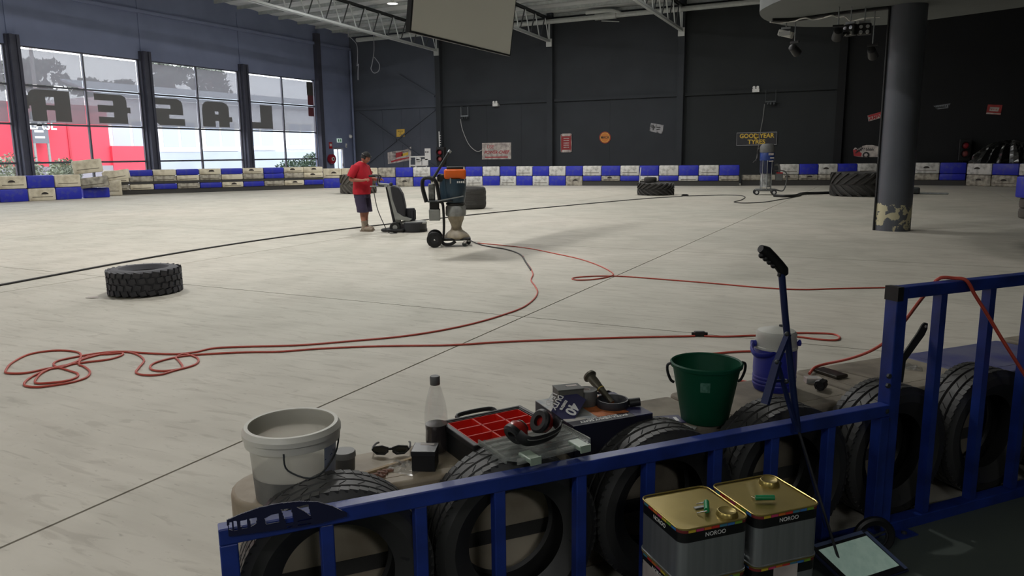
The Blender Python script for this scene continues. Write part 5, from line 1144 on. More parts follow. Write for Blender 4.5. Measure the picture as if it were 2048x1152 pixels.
for i in range(9):
    pass
def curved_label(r_bot, r_top, z0, z1, a0, a1, n=10, off=.002):
    vs = []; H_ = .245
    for i in range(n + 1):
        a = a0 + (a1 - a0) * i / n
        for z in (z0, z1):
            r = r_bot + (r_top - r_bot) * z / H_ + off; vs.append((r * math.cos(a), r * math.sin(a), z))
    return MB().add(vs, [(2 * i, 2 * i + 2, 2 * i + 3, 2 * i + 1) for i in range(n)])
aim = math.atan2(-b0.y, -b0.x) - bk.rotation_euler.z
curved_label(r0, r1, .06, .185, aim + .75, aim + 1.9).obj('label', mat('blue_bucket_label', rgb(44, 58, 110), .5, col2=rgb(150, 160, 180), scale=22, lo=.6, hi=.52), bk)
curved_label(r0, r1, .187, .196, aim + .75, aim + 1.9).obj('label_edge', M_wtx, bk)
# grey jar, sunglasses, small black box, wood bits, bag, stick, bottle
t = item('grey_jar', 'short grey lidded tub beside the white bucket', 'tub', 690, 940); MB().lathe([(.0, 0), (.033, 0), (.036, .004), (.038, .05), (.04, .06)], 28).obj('tub_body', mat('grey_tub', rgb(104, 104, 104), .5, var=.15), t, smooth=True); MB().lathe([(.041, .052), (.041, .07), (.038, .074), (0, .074)], 28).obj('lid', mat('pale_grey_lid', rgb(134, 134, 132), .5), t, smooth=True)
t = item('sunglasses', 'black wrap-around sunglasses lying on the dusty block', 'sunglasses', 781, 913, rz=FA - .35)
M_shade = mat('sunglass_lens', rgb(16, 24, 24), .08, spec=.8)
for s in (-1, 1):
    l = MB(); pts = [(s * x, y) for x, y in ((.008, .03), (.03, .036), (.062, .03), (.066, .016), (.05, .004), (.022, .004), (.01, .014))]
    vs = [(x, -.0 - .012 * (abs(x) / .066) ** 2 * -1, z + .004) for x, z in pts]; vs2 = [(x, y + .004, z) for x, y, z in vs]; n = len(vs)
    l.add(vs + vs2, [tuple(range(n)), tuple(range(2 * n - 1, n - 1, -1))] + [(i, (i + 1) % n, n + (i + 1) % n, n + i) for i in range(n)]); l.obj('lens', M_shade, t)
    MB().tube([(x * 1.02, y + .002, z) for x, y, z in vs], .0035, 6, closed=True).obj('frame', M_black, t, smooth=True)
    MB().tube(crom([(s * .068, .012, .024), (s * .07, .05, .02), (s * .066, .1, .014), (s * .06, .13, .006)], 4), .004, 6).obj('temple', M_black, t, smooth=True)
MB().beam((-.009, .002, .03), (.009, .002, .03), .006, .008).obj('bridge', M_black, t)
t = item('black_box', 'small black cardboard box with a glossy lid beside the bottle', 'box', 851, 934, rz=FA - .45); MB().rbox((0, 0, .035), (.085, .085, .07), .003).obj('box_body', mat('matt_black_card', rgb(20, 20, 22), .6), t); MB().rbox((0, 0, .067), (.089, .089, .02), .003).obj('lid', mat('satin_black_lid', rgb(44, 44, 46), .35), t); MB().b2((-.02, .02, .0771), (.03, .034, .0776)).obj('sticker', M_cream, t)
M_wood = mat('brown_wood_bits', rgb(130, 92, 74), .8, var=.3, scale=20)
for k, (px, py, r_, L) in enumerate(((740, 957, .3, .05), (752, 951, .8, .035), (765, 947, .2, .04), (762, 953, -.4, .03), (776, 943, .5, .04))):
    t = item('wood_piece', 'small brown wooden offcut on the block near the sunglasses, %s of five' % ('first second third fourth fifth'.split()[k]), 'wood offcut', px, py, rz=r_, group='wooden offcuts'); MB().box((0, 0, .004), (L, .011, .008)).obj('offcut', M_wood, t); MB().box((L * .3, .006, .004), (.008, .012, .008)).obj('notch', M_wood, t)
o = MB().beam(P(672, 965, ZT_ + .006), P(823, 917, ZT_ + .006), .014, .008).obj('timber_stick', mat('pale_timber', rgb(160, 138, 104), .7, var=.2, scale=14)); tag(o, 'thin pale timber stick lying between the tub and the black box', 'stick')
m = MB(); rnd = random.Random(4); p = P(808, 936, ZT_); vs = []; N = 12
for j in range(N):
    for i in range(N): vs.append((p.x + (i / (N - 1) - .5) * .14, p.y + (j / (N - 1) - .5) * .1, ZT_ + .002 + .028 * rnd.random() * math.sin(PI * i / (N - 1)) * math.sin(PI * j / (N - 1))))
m.add(vs, [(j * N + i, j * N + i + 1, (j + 1) * N + i + 1, (j + 1) * N + i) for j in range(N - 1) for i in range(N - 1)])
M_clear = glassy('clear_plastic_film', (.95, .95, .95), gloss=.2, rough=.15, diffuse=(.75, .75, .72), dfac=.12)
tag(m.obj('plastic_bag', M_clear), 'crumpled clear plastic bag beside the black box', 'plastic bag')
bt = item('drink_bottle', 'clear plastic bottle with grey cap, half full of dark drink', 'bottle', 874, 904)
bp = [(.0, .002), (.034, .0), (.041, .008), (.043, .05), (.041, .09), (.044, .13), (.043, .16), (.037, .2), (.024, .25), (.0165, .268), (.0155, .28)]
M_pet = glassy('clear_bottle_plastic', (.95, .95, .95), gloss=.07, rough=.06, diffuse=(.7, .68, .68), dfac=.06)
MB().lathe(bp, 36, cap=False).obj('bottle_body', M_pet, bt, smooth=True)
MB().lathe([(0, .004), (.032, .004), (.0395, .01), (.0412, .05), (.0395, .09), (.0415, .115), (0, .116)], 32).obj('drink', mat('dark_cola', rgb(26, 16, 18), .15), bt, smooth=True)
MB().lathe([(.0175, .268), (.019, .27), (.019, .298), (.017, .302), (0, .302)], 28).obj('cap', mat('grey_cap', rgb(92, 92, 92), .5), bt, smooth=True)
# ------------------------------------------------------------------ red organiser case with clear lid
A_, B_, C_, D_ = [P(x, y, .61) for x, y in ((897, 843), (1040, 808), (1117, 856), (932, 890))]
def quad_frame(A, B, C, D):
    c = (A + B + C + D) / 4; ux = ((C - D) + (B - A)) / 2; uy = ((A - D) + (B - C)) / 2
    return c, ux, uy
c, ux, uy = quad_frame(A_, B_, C_, D_); ang = math.atan2(ux.y, ux.x); lx, ly = ux.length, uy.length
lx, ly = .345, .275
org = thing('organiser_case', 'black organiser case with red compartments lying open, clear lid folded forward', 'organiser', (c.x, c.y, ZT_), ang)
hz = .105; M_ob = mat('organiser_black', rgb(24, 25, 27), .45, var=.2)
w = MB(); w.b2((-lx / 2, -ly / 2, .0), (lx / 2, ly / 2, .012))
for a in ((-lx / 2, -ly / 2, -lx / 2 + .012, ly / 2), (lx / 2 - .012, -ly / 2, lx / 2, ly / 2), (-lx / 2, -ly / 2, lx / 2, -ly / 2 + .012), (-lx / 2, ly / 2 - .012, lx / 2, ly / 2)): w.b2((a[0], a[1], .012), (a[2], a[3], hz))
w.obj('case_body', M_ob, org)
rm = MB()
for a in ((-lx / 2 - .01, -ly / 2 - .01, -lx / 2 + .006, ly / 2 + .01), (lx / 2 - .006, -ly / 2 - .01, lx / 2 + .01, ly / 2 + .01), (-lx / 2, -ly / 2 - .01, lx / 2, -ly / 2 + .006), (-lx / 2, ly / 2 - .006, lx / 2, ly / 2 + .01)): rm.b2((a[0], a[1], hz - .02), (a[2], a[3], hz + .004))
rm.obj('rim', M_ob, org, bevel=.004)
MB().tube(crom([(-.1, ly / 2 + .01, hz - .005), (-.08, ly / 2 + .035, hz + .004), (.05, ly / 2 + .035, hz + .004), (.07, ly / 2 + .01, hz - .005)], 5), .009, 8).obj('carry_handle', M_ob, org, smooth=True)
M_cup = mat('red_organiser_bin', rgb(206, 34, 24), .4, var=.08)
nx, ny = 4, 3; cw, cl_ = (lx - .03) / 3, (ly - .03) / 3
def bin_(x0, x1, y0, y1):
    m = MB(); tk = .0022; e = .0008; x0 += e; x1 -= e; y0 += e; y1 -= e; z0, z1 = .035, hz - .002
    m.b2((x0, y0, z0), (x1, y1, z0 + .003)); m.b2((x0, y0, z0), (x0 + tk, y1, z1)); m.b2((x1 - tk, y0, z0), (x1, y1, z1)); m.b2((x0, y0, z0), (x1, y0 + tk, z1)); m.b2((x0, y1 - tk, z0), (x1, y1, z1)); m.obj('bin', M_cup, org)
for i in range(3):
    for j in range(3): bin_(-lx / 2 + .015 + i * cw, -lx / 2 + .015 + (i + 1) * cw, -ly / 2 + .015 + j * cl_, -ly / 2 + .015 + (j + 1) * cl_)
for k in range(5): MB().b2((-lx / 2 + .03 + k * .065, -ly / 2 - .018, hz - .035), (-lx / 2 + .055 + k * .065, -ly / 2 - .008, hz - .015)).obj('hinge', M_ob, org)
zl = hz + .004
M_lid = glassy('clear_lid_plastic', (.9, .92, .91), gloss=.12, rough=.12, diffuse=(.62, .64, .6), dfac=.28)
ld_ = MB(); yl0, yl1 = -ly / 2 - .245, -ly / 2 - .02
ld_.prism([(-lx / 2 + .0, yl1), (lx / 2, yl1), (lx / 2 + .0, yl0 + .04), (lx / 2 - .04, yl0), (-lx / 2 + .04, yl0), (-lx / 2, yl0 + .04)], zl + .012, zl + .016); lo_ = ld_.obj('lid', M_lid, org)
for k in range(5): MB().b2((-lx / 2 + .02, yl0 + .03 + k * .042, zl + .016), (lx / 2 - .02, yl0 + .036 + k * .042, zl + .02)).obj('lid_rib', M_lid, lo_)
le = MB()
for a in ((-lx / 2, yl0 + .03, -lx / 2 + .006, yl1), (lx / 2 - .006, yl0 + .03, lx / 2, yl1), (-lx / 2 + .03, yl0, lx / 2 - .03, yl0 + .006)): le.b2((a[0], a[1], zl + .004), (a[2], a[3], zl + .024))
le.obj('lid_edge', M_lid, lo_)
M_clip = mat('pale_green_clip', rgb(150, 166, 150), .35, var=.1)
for x in (-.09, .11): MB().rbox((x, yl0 + .012, zl + .018), (.045, .075, .016), .004).obj('latch', M_clip, lo_); MB().b2((x - .02, yl0 - .03, zl + .004), (x + .02, yl0 - .024, zl + .03)).obj('latch_tongue', M_clip, lo_)
Mo = Matrix.Rotation(ang, 3, 'Z')
def on_org(x, y, z): return Vector((c.x, c.y, ZT_)) + Mo @ Vector((x, y, z))
o = MB().rbox((0, 0, .006), (.07, .03, .012), .005).obj('white_fitting', M_cream, None, loc=on_org(-.0, .0, .04), rz=ang + .2); tag(o, 'pale oval fitting lying in a red organiser compartment', 'fitting'); MB().lathe([(.004, .012), (.008, .012), (.008, .014)], 12).obj('rim', M_cream, o)
o = MB().add([(-.04, -.02, 0), (.04, -.025, 0), (.03, .025, 0), (-.03, .02, 0), (0, 0, .06)], [(3, 2, 1, 0), (0, 1, 4), (1, 2, 4), (2, 3, 4), (3, 0, 4)]).obj('grinding_shoe', mat('dark_grinding_shoe', rgb(62, 50, 46), .7), None, loc=on_org(-.11, -.09, .04), rz=ang); tag(o, 'dark pointed grinding shoe lying in the organiser compartment at the corner', 'grinding shoe'); MB().b2((-.03, -.015, 0), (.03, .015, .006)).obj('foot', M_dsteel, o)
o = MB().rbox((0, 0, .005), (.06, .012, .01), .003).obj('steel_bit', M_steel, None, loc=on_org(-.12, .05, .04), rz=ang + .1); tag(o, 'short pale steel bit in the organiser compartment next to the bottle', 'bit'); MB().cyl((.03, 0, .005), (.045, 0, .005), .004, seg=8).obj('shank', M_steel, o)
# ear muffs on the lid
ec = on_org(-.01, -ly / 2 - .105, zl + .022); em = thing('ear_muffs', 'red and black ear defenders lying folded on the clear organiser lid', 'ear muffs', ec, ang + .25); em.scale = (1.08, 1.08, 1.0)
M_mr = mat('muff_red', rgb(150, 34, 28), .25, var=.1)
for s in (-1, 1):
    Mx = Matrix.Translation((s * .06, .0, .045)) @ Matrix.Rotation(s * .5 + PI / 2, 4, 'Y') @ Matrix.Diagonal((1, .85, 1, 1))
    q_ = MB().lathe([(.0, .03), (.025, .028), (.038, .015), (.042, -.005)], 28, M=Mx).obj('cup', M_mr, em, smooth=True)
    MB().lathe([(.042, -.005), (.044, -.018), (.036, -.026), (.02, -.024), (.018, -.012)], 28, M=Mx, cap=False).obj('cushion', M_black, q_, smooth=True)
    MB().lathe([(.02, .031), (.024, .033), (.027, .03)], 24, M=Mx).obj('cup_ring', M_chrome if s < 0 else M_mr, q_, smooth=True)
hbp = [(-.085, -.03, .05), (-.07, -.062, .03), (0, -.075, .026), (.075, -.06, .03), (.095, -.02, .045)]
MB().tube(crom(hbp, 6), .006, 8, ry=.022).obj('headband', M_black, em, smooth=True); MB().tube(crom([Vector(p) + Vector((0, -.008, .006)) for p in hbp], 6), .002, 6).obj('band_wire', M_chrome, em, smooth=True)
MB().tube(crom([(.085, -.04, .03), (.125, -.03, .035), (.125, -.015, .035), (.09, -.01, .04)], 5), .004, 6).obj('adjuster', M_black, em, smooth=True)
# ------------------------------------------------------------------ opened cord cartons
M_navy = mat('navy_carton_print', rgb(46, 46, 84), .5, var=.1); M_navyd = mat('dark_navy_carton', rgb(22, 23, 40), .5, var=.15); M_kraft = mat('brown_kraft_card', rgb(150, 120, 84), .8, var=.1); M_orp = mat('orange_print', rgb(196, 116, 64), .6, col2=rgb(150, 80, 40), scale=30); M_gryp = mat('grey_photo_print', rgb(130, 140, 146), .5, col2=rgb(180, 176, 168), scale=18)
q = [P(x, y, .627) for x, y in ((1075, 803), (1222, 778), (1316, 838), (1155, 862))]
c, ux, uy = quad_frame(q[0], q[1], q[2], q[3]); ux2 = ((q[1] - q[0]) + (q[2] - q[3])) / 2; bang = math.atan2(ux2.y, ux2.x); bx, by = ux2.length, (((q[0] - q[3]) + (q[1] - q[2])) / 2).length
Mb = Matrix.Rotation(bang, 3, 'Z'); hb_ = .125; by -= .05; c = c + Vector((-math.sin(bang), math.cos(bang), 0)) * .025
bxo = thing('cord_carton', 'opened navy and orange extension cord carton marked 40 metre lying on the block', 'carton', (c.x, c.y, ZT_), bang)
w = MB(); w.b2((-bx / 2, -by / 2, 0), (bx / 2, by / 2, .004)); w.b2((-bx / 2, by / 2 - .004, 0), (bx / 2, by / 2, hb_)); w.b2((-bx / 2, -by / 2, 0), (-bx / 2 + .004, by / 2, hb_)); w.b2((bx / 2 - .004, -by / 2, 0), (bx / 2, by / 2, hb_)); w.b2((-bx / 2, -by / 2, .0), (bx / 2, -by / 2 + .004, hb_)); w.obj('carton_body', M_navyd, bxo)
MB().b2((-bx / 2, -by / 2 + .05, hb_), (bx * .28, by / 2, hb_ + .003)).obj('top_panel', M_gryp, bxo); MB().b2((-bx * .12, -by / 2 + .05, hb_ + .003), (bx * .28, by / 2 - .06, hb_ + .004)).obj('orange_print', M_orp, bxo)
MB().b2((bx * .28, -by / 2, hb_), (bx / 2, by / 2 - .04, hb_ + .004)).obj('navy_panel', M_navy, bxo)
MB().b2((-bx / 2, -by / 2, hb_), (bx * .28, -by / 2 + .05, hb_ + .003)).obj('dark_panel', M_navyd, bxo)
lettering('40', .07, M_wtx, bxo, (bx * .40, -.0, hb_ + .005), (-.25, -1, 0), (1, -.25, 0), depth=.0008, bold=.002); lettering('metre', .024, M_wtx, bxo, (bx * .46, -.0, hb_ + .005), (-.25, -1, 0), (1, -.25, 0), depth=.0008) if 0 else None
lettering('EXTRA HEAVY DUTY', .022, M_wtx, bxo, (-bx * .08, -by / 2 + .026, hb_ + .004), (-1, 0, 0), (0, -1, 0), depth=.0006, bold=.0006); lettering('EXTENSION LEAD', .016, M_wtx, bxo, (-bx * .08, -by / 2 + .042, hb_ + .004), (-1, 0, 0), (0, -1, 0), depth=.0006)
lettering('DETA', .045, M_wtx, bxo, (bx * .36, -by / 2 - .001, .045), (1, 0, 0), (0, 0, 1), depth=.0006, sx=.9) if 0 else lettering('DETA', .04, M_wtx, bxo, (bx * .38, -by / 2 - .001, .04), (-1, 0, 0), (0, 0, -1), depth=.0006)
MB().slab([(-bx / 2 + .02, -by / 2 - .002, .0), (bx * .2, -by / 2 - .002, .0), (bx * .16, -by / 2 - .05, .012), (-bx / 2 + .05, -by / 2 - .07, .006)], (0, 0, .003)).obj('kraft_flap', M_kraft, bxo)
# upright torn flap reading 40 metre HEAVY DUTY LEAD
fl4 = [onN(x, y, n) for x, y, n in ((1143, 782, 2.55), (1172, 800, 2.5), (1141, 852, 2.42), (1116, 833, 2.47))]
pA, pB, pC, pD = fl4
nf = (pB - pA).cross(pD - pA).normalized(); 
if nf.dot(CAMP - pA) < 0: nf = -nf
tor = thing('carton_flap', 'torn navy carton flap standing up, printed 40 metre heavy duty lead', 'carton flap', ((pA + pB + pC + pD) / 4), 0); c0 = (pA + pB + pC + pD) / 4
ext = (pD - pC) * .62
pts5 = [pA - c0 + ext * .75, pB - c0, pC - c0, pD - c0 + ext * .9]
MB().slab(pts5, nf * .003).obj('flap_card', M_navy, tor)
xd = (pC - pB).normalized(); yd = nf.cross(xd).normalized()
lettering('40', .058, M_wtx, tor, (pB - c0) * .5 + (pC - c0) * .5 + yd * (-.028) * -1 * (1 if yd.dot(pA - pB) > 0 else -1) + nf * .004, xd, yd, depth=.0006, bold=.0016)
sg_ = 1 if yd.dot(pA - pB) > 0 else -1
for tx, sz, dd in (('metre', .022, .062), ('DUTY', .03, .092), ('LEAD', .03, .118)):
    lettering(tx, sz, M_wtx, tor, (pB - c0) * .5 + (pC - c0) * .5 + yd * dd * sg_ + nf * .004, xd, yd, depth=.0006, bold=.0008)
for k in range(1): MB().slab([pC - c0, pD - c0 + ext * .9, pD - c0 + ext * .9 + Vector((0, 0, -.03)) - FN * .006, pC - c0 + Vector((0, 0, -.035)) - FN * .006], nf * .003).obj('lower_fold', M_navyd, tor)
# loose card reading 40
t = item('printed_card', 'loose navy card printed 40 lying between the carton and the green bucket', 'card', 1337, 840, rz=FA - .25); MB().b2((-.06, -.045, .0), (.06, .045, .004)).obj('card', M_navy, t); lettering('40', .055, M_wtx, t, (-.015, .0, .0045), (.2, 1, 0), (-1, .2, 0), depth=.0005, bold=.0015)
MB().b2((.025, -.025, .004), (.04, .02, .0045)).obj('small_print', M_wtx, t)
# things on the carton: grey box, tape roll, steel cup tool, ring
def on_box(px, py, z=hb_ + .004): p = P(px, py, ZT_ + z); return p
t = thing('grey_box', 'grey cardboard box standing on the cord carton', 'box', on_box(1136, 813), bang - .15); MB().rbox((0, 0, .04), (.105, .075, .08), .002).obj('box_body', mat('grey_card', rgb(92, 92, 86), .7, var=.1), t); MB().rbox((0, 0, .079), (.107, .077, .006), .002).obj('lid', mat('dark_grey_card', rgb(72, 74, 70), .6), t); MB().b2((-.005, .0, .0822), (.04, .02, .0828)).obj('sticker', M_cream, t)
t = thing('tape_roll', 'thick grey roll of tape standing on the cord carton', 'tape roll', on_box(1172, 808), 0); MB().lathe([(.016, .0), (.043, .0), (.045, .004), (.045, .058), (.043, .062), (.016, .062)], 32, closed=True).obj('tape', mat('grey_tape', rgb(92, 92, 90), .6, var=.1), t, smooth=True, ang=35); MB().lathe([(.0145, .002), (.017, .002), (.017, .0625), (.0145, .0625)], 24, closed=True).obj('core', M_cream, t)
rb = on_box(1225, 812); t = thing('steel_spanner_ring', 'dark steel cup ring with a knob lying on the cord carton', 'steel ring', rb, 0); MB().lathe([(.04, .0), (.062, .0), (.066, .012), (.062, .03), (.056, .03), (.05, .012)], 36, closed=True).obj('ring', M_gd, t, smooth=True); MB().cyl((.062, .02, .016), (.1, .04, .02), .017, seg=14).obj('knob', M_black, t, smooth=True)
h0, h1 = rb + Vector((0, 0, .014)), onN(1188, 762, 2.62)
h1 = h0 + (h1 - h0).normalized() * .16
t = thing('steel_chisel', 'steel taper pin with a flared head leaning out of the dark ring', 'tool', h0, 0); d = h1 - h0
MB().tube([(0, 0, 0), d * .3, d * .62, d * .8, d * .92, d], [.009, .012, .016, .019, .019, .02], 18).obj('shank', mat('worn_tool_steel', rgb(104, 100, 88), .4, .7, var=.3), t, smooth=True); MB().tube([d * .95, d * 1.0, d * 1.06], [.02, .029, .027], 20).obj('flared_head', MATS['worn_tool_steel'], t, smooth=True); MB().tube([d * .5, d * .53], [.0155, .016], 18).obj('yellow_ring', mat('yellow_band', rgb(170, 150, 70), .5), t)
# ------------------------------------------------------------------ green bucket
gc = P(1409, 838, ZT_); gb = thing('green_bucket', 'dark green plastic bucket with black handle standing on the grey block', 'bucket', gc, FA)
M_gb = translucent('green_bucket_plastic', rgb(22, 96, 70), 0.0); hh, ra, rb_ = .25, .098, .142
MB().lathe([(0, 0), (ra - .004, 0), (ra, .005), (rb_, hh), (rb_ - .003, hh), (ra - .004, .008), (0, .006)], 48).obj('body', M_gb, gb, smooth=True)
MB().lathe([(rb_ - .002, hh - .012), (rb_ + .006, hh - .014), (rb_ + .008, hh), (rb_ + .002, hh + .005), (rb_ - .004, hh)], 48, closed=True).obj('rim', M_gb, gb, smooth=True)
lt = cx_.copy(); lt.z = 0; lt.normalize(); lr = Matrix.Rotation(-FA, 3, 'Z') @ lt
for s in (-1, 1):
    e = lr * s
    MB().tube(crom([e * .148 + Vector((0, 0, hh - .002)), e * .163 + Vector((0, 0, hh - .01)), e * .162 + Vector((0, 0, hh - .04)), e * .148 + Vector((0, 0, hh - .075)), e * .134 + Vector((0, 0, hh - .085))], 5), .006, 8).obj('handle_end', M_black, gb, smooth=True)
bk_ = Matrix.Rotation(-FA, 3, 'Z') @ Vector((FN.x, FN.y, 0)); sdv = bk_.cross(Vector((0, 0, 1)))
aimg = math.atan2(-gc.y, -gc.x) - FA
vs = []; 
for i in range(5):
    a = aimg - .16 + .3 * i / 4
    for z in (.155, .198): r = ra + (rb_ - ra) * z / hh + .0015; vs.append((r * math.cos(a), r * math.sin(a), z))
MB().add(vs, [(2 * i, 2 * i + 2, 2 * i + 3, 2 * i + 1) for i in range(4)]).obj('sticker', mat('faded_sticker', rgb(90, 132, 116), .5, col2=rgb(56, 104, 84), scale=60), gb)
# water jug
jc = P(1547, 776, ZT_); jg = thing('water_jug', 'blue insulated water jug with white lid and swing handle behind the blue pole', 'water jug', jc, FA)
M_jb = mat('jug_blue', rgb(36, 44, 142), .4, var=.12, scale=4)
MB().lathe([(0, 0), (.09, 0), (.096, .01), (.1, .1), (.098, .205), (.0, .205)], 40).obj('body', M_jb, jg, smooth=True)
for k in range(3): MB().lathe([(.0975, .02 + .018 * k), (.1005, .024 + .018 * k), (.1005, .032 + .018 * k), (.0985, .036 + .018 * k)], 40, cap=False).obj('moulded_ring', M_jb, jg, smooth=True)
MB().lathe([(.098, .2), (.101, .204), (.1, .212), (.094, .214), (.092, .255), (.094, .27), (.085, .285), (.03, .3), (0, .302)], 40).obj('lid', mat('jug_white', rgb(190, 190, 182), .45, var=.08), jg, smooth=True)
MB().cyl((.03, .0, .294), (.03, 0, .308), .012, seg=12).obj('spout_plug', M_dsteel, jg)
lj = Matrix.Rotation(-FA, 3, 'Z') @ lt; fj = Matrix.Rotation(-FA, 3, 'Z') @ Vector((-.3, -1, 0)).normalized()
MB().tube(crom([-lj * .106 + Vector((0, 0, .222)), -lj * .085 + fj * .06 + Vector((0, 0, .205)), -lj * .03 + fj * .118 + Vector((0, 0, .185)), lj * .04 + fj * .118 + Vector((0, 0, .19)), lj * .1 + fj * .07 + Vector((0, 0, .21)), lj * .106 + Vector((0, 0, .225))], 6), .008, 8, ry=.016).obj('handle', M_jb, jg, smooth=True)
for s in (-1, 1): MB().cyl(lj * s * .095 + Vector((0, 0, .222)), lj * s * .116 + Vector((0, 0, .222)), .016, seg=14).obj('pivot', M_jb, jg)
# phone, cigarette-pack box and torch
t = item('mobile_phone', 'black mobile phone lying face up on the grey block', 'phone', 1660, 748, z=ZT_ + .004, rz=math.atan2((P(1691, 757, .5) - P(1632, 738, .5)).y, (P(1691, 757, .5) - P(1632, 738, .5)).x)); MB().rbox((0, 0, .006), (.155, .078, .014), .003).obj('phone_body', mat('phone_case', rgb(52, 46, 38), .4), t); MB().b2((-.073, -.035, .0126), (.073, .035, .0142)).obj('screen', mat('phone_glass', rgb(10, 10, 12), .3), t)
t = item('small_packet', 'small white and grey packet beside the phone', 'packet', 1625, 765, rz=FA - .45); MB().rbox((0, 0, .014), (.075, .05, .028), .003).obj('packet', M_cream, t); MB().b2((-.036, -.0256, .004), (.036, -.0248, .02)).obj('grey_panel', M_gg, t); MB().b2((-.025, -.01, .0281), (.02, .008, .0285)).obj('print_line', M_gg, t)
t = item('black_torch', 'stubby black faceted torch lying by the packet', 'torch', 1641, 780, rz=FA - 1.1)
MB().lathe([(.0, -.028), (.018, -.028), (.026, -.022), (.027, .02), (.024, .026), (.014, .026), (.013, .02), (0, .02)], 8, M=Matrix.Translation((0, 0, .027)) @ RXm).obj('torch_head', M_black, t); MB().lathe([(.0, .0), (.011, .0), (.011, .045), (0, .045)], 14, M=Matrix.Translation((0, .02, .027)) @ Matrix.Rotation(-PI / 2, 4, 'X')).obj('torch_body', M_gd, t, smooth=True)
o = MB().tube([P(1327, 851, .515), P(1383, 862, .515), P(1384, 868, .515)], .013, 10).obj('short_pipe', mat('dark_purple_pipe', rgb(44, 42, 60), .5)); tag(o, 'short dark pipe lying between the carton and the green bucket', 'pipe')
o = MB().beam(P(1322, 846, ZT_ + .003), P(1392, 857, ZT_ + .003), .03, .004).obj('steel_strip', M_gg); tag(o, 'thin grey strip lying beside the loose navy card', 'strip')
for k, (px, py, s_) in enumerate(((1812, 733, .05), (1828, 738, .04))):
    m = MB(); rnd = random.Random(30 + k); p = P(px, py, ZT_); vs = []
    for j in range(6):
        for i in range(6): vs.append((p.x + (i / 5 - .5) * s_ * 2, p.y + (j / 5 - .5) * s_ * 2, ZT_ + .002 + .03 * rnd.random() * math.sin(PI * i / 5) * math.sin(PI * j / 5)))
    m.add(vs, [(j * 6 + i, j * 6 + i + 1, (j + 1) * 6 + i + 1, (j + 1) * 6 + i) for j in range(5) for i in range(5)]); tag(m.obj('crumpled_wrapper', M_clear), ('larger' if k == 0 else 'smaller') + ' crumpled clear wrapper on the block behind the tall fence post', 'wrapper')
# ------------------------------------------------------------------ orange cord over the tall fence, and loose end near the buckets
cp = [P(1619, 747, .515), P(1630, 735, .52)] + [onN(x, y, n) for x, y, n in ((1655, 727, 2.88), (1700, 717, 2.78), (1745, 700, 2.66), (1785, 672, 2.54), (1815, 635, 2.42), (1838, 604, 2.32), (1856, 582, 2.25))]
tr1, tr2 = onN(1880, 562, 2.2), onN(1908, 556, 2.17)
cp += [TN(onN(1882, 562, 2.2).dot(FT), 2.21, 1.083), TN(onN(1908, 558, 2.18).dot(FT), 2.18, 1.085), TN(onN(1930, 566, 2.15).dot(FT), 2.145, 1.078)] + [onN(x, y, n) for x, y, n in ((1950, 590, 2.135), (1975, 630, 2.12), (2005, 680, 2.10), (2040, 735, 2.08), (2075, 790, 2.06), (2110, 850, 2.05))]
tag(MB().tube(crom(cp, 7), .0075, 8).obj('extension_cord', M_cord, smooth=True), 'orange-red cord draped over the top rail of the tall fence', 'cord')
cord('extension_cord', 'loop of orange-red cord on the floor behind the green bucket', [(1530, 702), (1480, 703), (1430, 707), (1385, 712), (1366, 721), (1378, 738), (1420, 750), (1462, 758), (1500, 765), (1530, 772)], .0085, M_cord)
# ------------------------------------------------------------------ blue pole with pistol grip leaning on the fence
NP_ = 2.105
def pq(x, y, n=NP_): return onN(x, y, n)
pol = thing('measuring_pole', 'dark blue folding pole with black pistol grip leaning on the low fence', 'pole tool', pq(1640, 1000, 2.08), 0); o0 = pol.location
M_pb = mat('pole_blue', rgb(26, 40, 84), .4, .2, var=.2)
MB().tube([pq(1563, 545) - o0, pq(1571, 640) - o0, pq(1584, 760) - o0, pq(1596, 862) - o0], .0125, 14).obj('pole', M_pb, pol, smooth=True)
MB().tube([pq(x, y) - o0 for x, y in ((1521, 497), (1532, 503), (1545, 516), (1558, 530), (1566, 541), (1569, 549))], [.014, .02, .0195, .019, .02, .014], 14).obj('grip', M_black, pol, smooth=True)
for x, y in ((1523, 511), (1531, 517), (1539, 524), (1547, 531)): MB().ball(pq(x, y) - o0, .011, seg=10, rings=8).obj('finger_ridge', M_black, pol, smooth=True)
MB().tube([pq(1561, 545) - o0, pq(1557, 553) - o0], [.01, .006], 10).obj('trigger_guard', M_black, pol, smooth=True)
MB().beam(pq(1576, 668, 2.09) - o0, pq(1553, 725, 2.085) - o0, .022, .012).obj('link_arm', M_pb, pol); MB().beam(pq(1555, 722, 2.08) - o0, pq(1530, 808, 2.07) - o0, .03, .014).obj('folded_leg', M_pb, pol)
MB().beam(pq(1556, 730, 2.09) - o0, pq(1590, 850, 2.09) - o0, .016, .01).obj('stay', M_pb, pol); MB().beam(pq(1545, 762, 2.085) - o0, pq(1574, 760, 2.09) - o0, .01, .008).obj('cross_stay', M_pb, pol)
for x, y in ((1554, 724), (1573, 763), (1574, 668)): MB().ball(pq(x, y, 2.075) - o0, .009, seg=10, rings=6).obj('rivet', M_dsteel, pol, smooth=True)
end = P(1688, 1153, .02)
MB().tube([pq(1594, 850) - o0, pq(1625, 950, 2.07) - o0, end - o0], .0055, 8).obj('lower_rod', M_gd, pol, smooth=True); MB().tube([pq(1597, 862) - o0, pq(1650, 1055, 2.09) - o0], .003, 6).obj('brake_cable', M_pb, pol, smooth=True); MB().ball(end - o0, .012, seg=10, rings=6).obj('foot', M_black, pol)
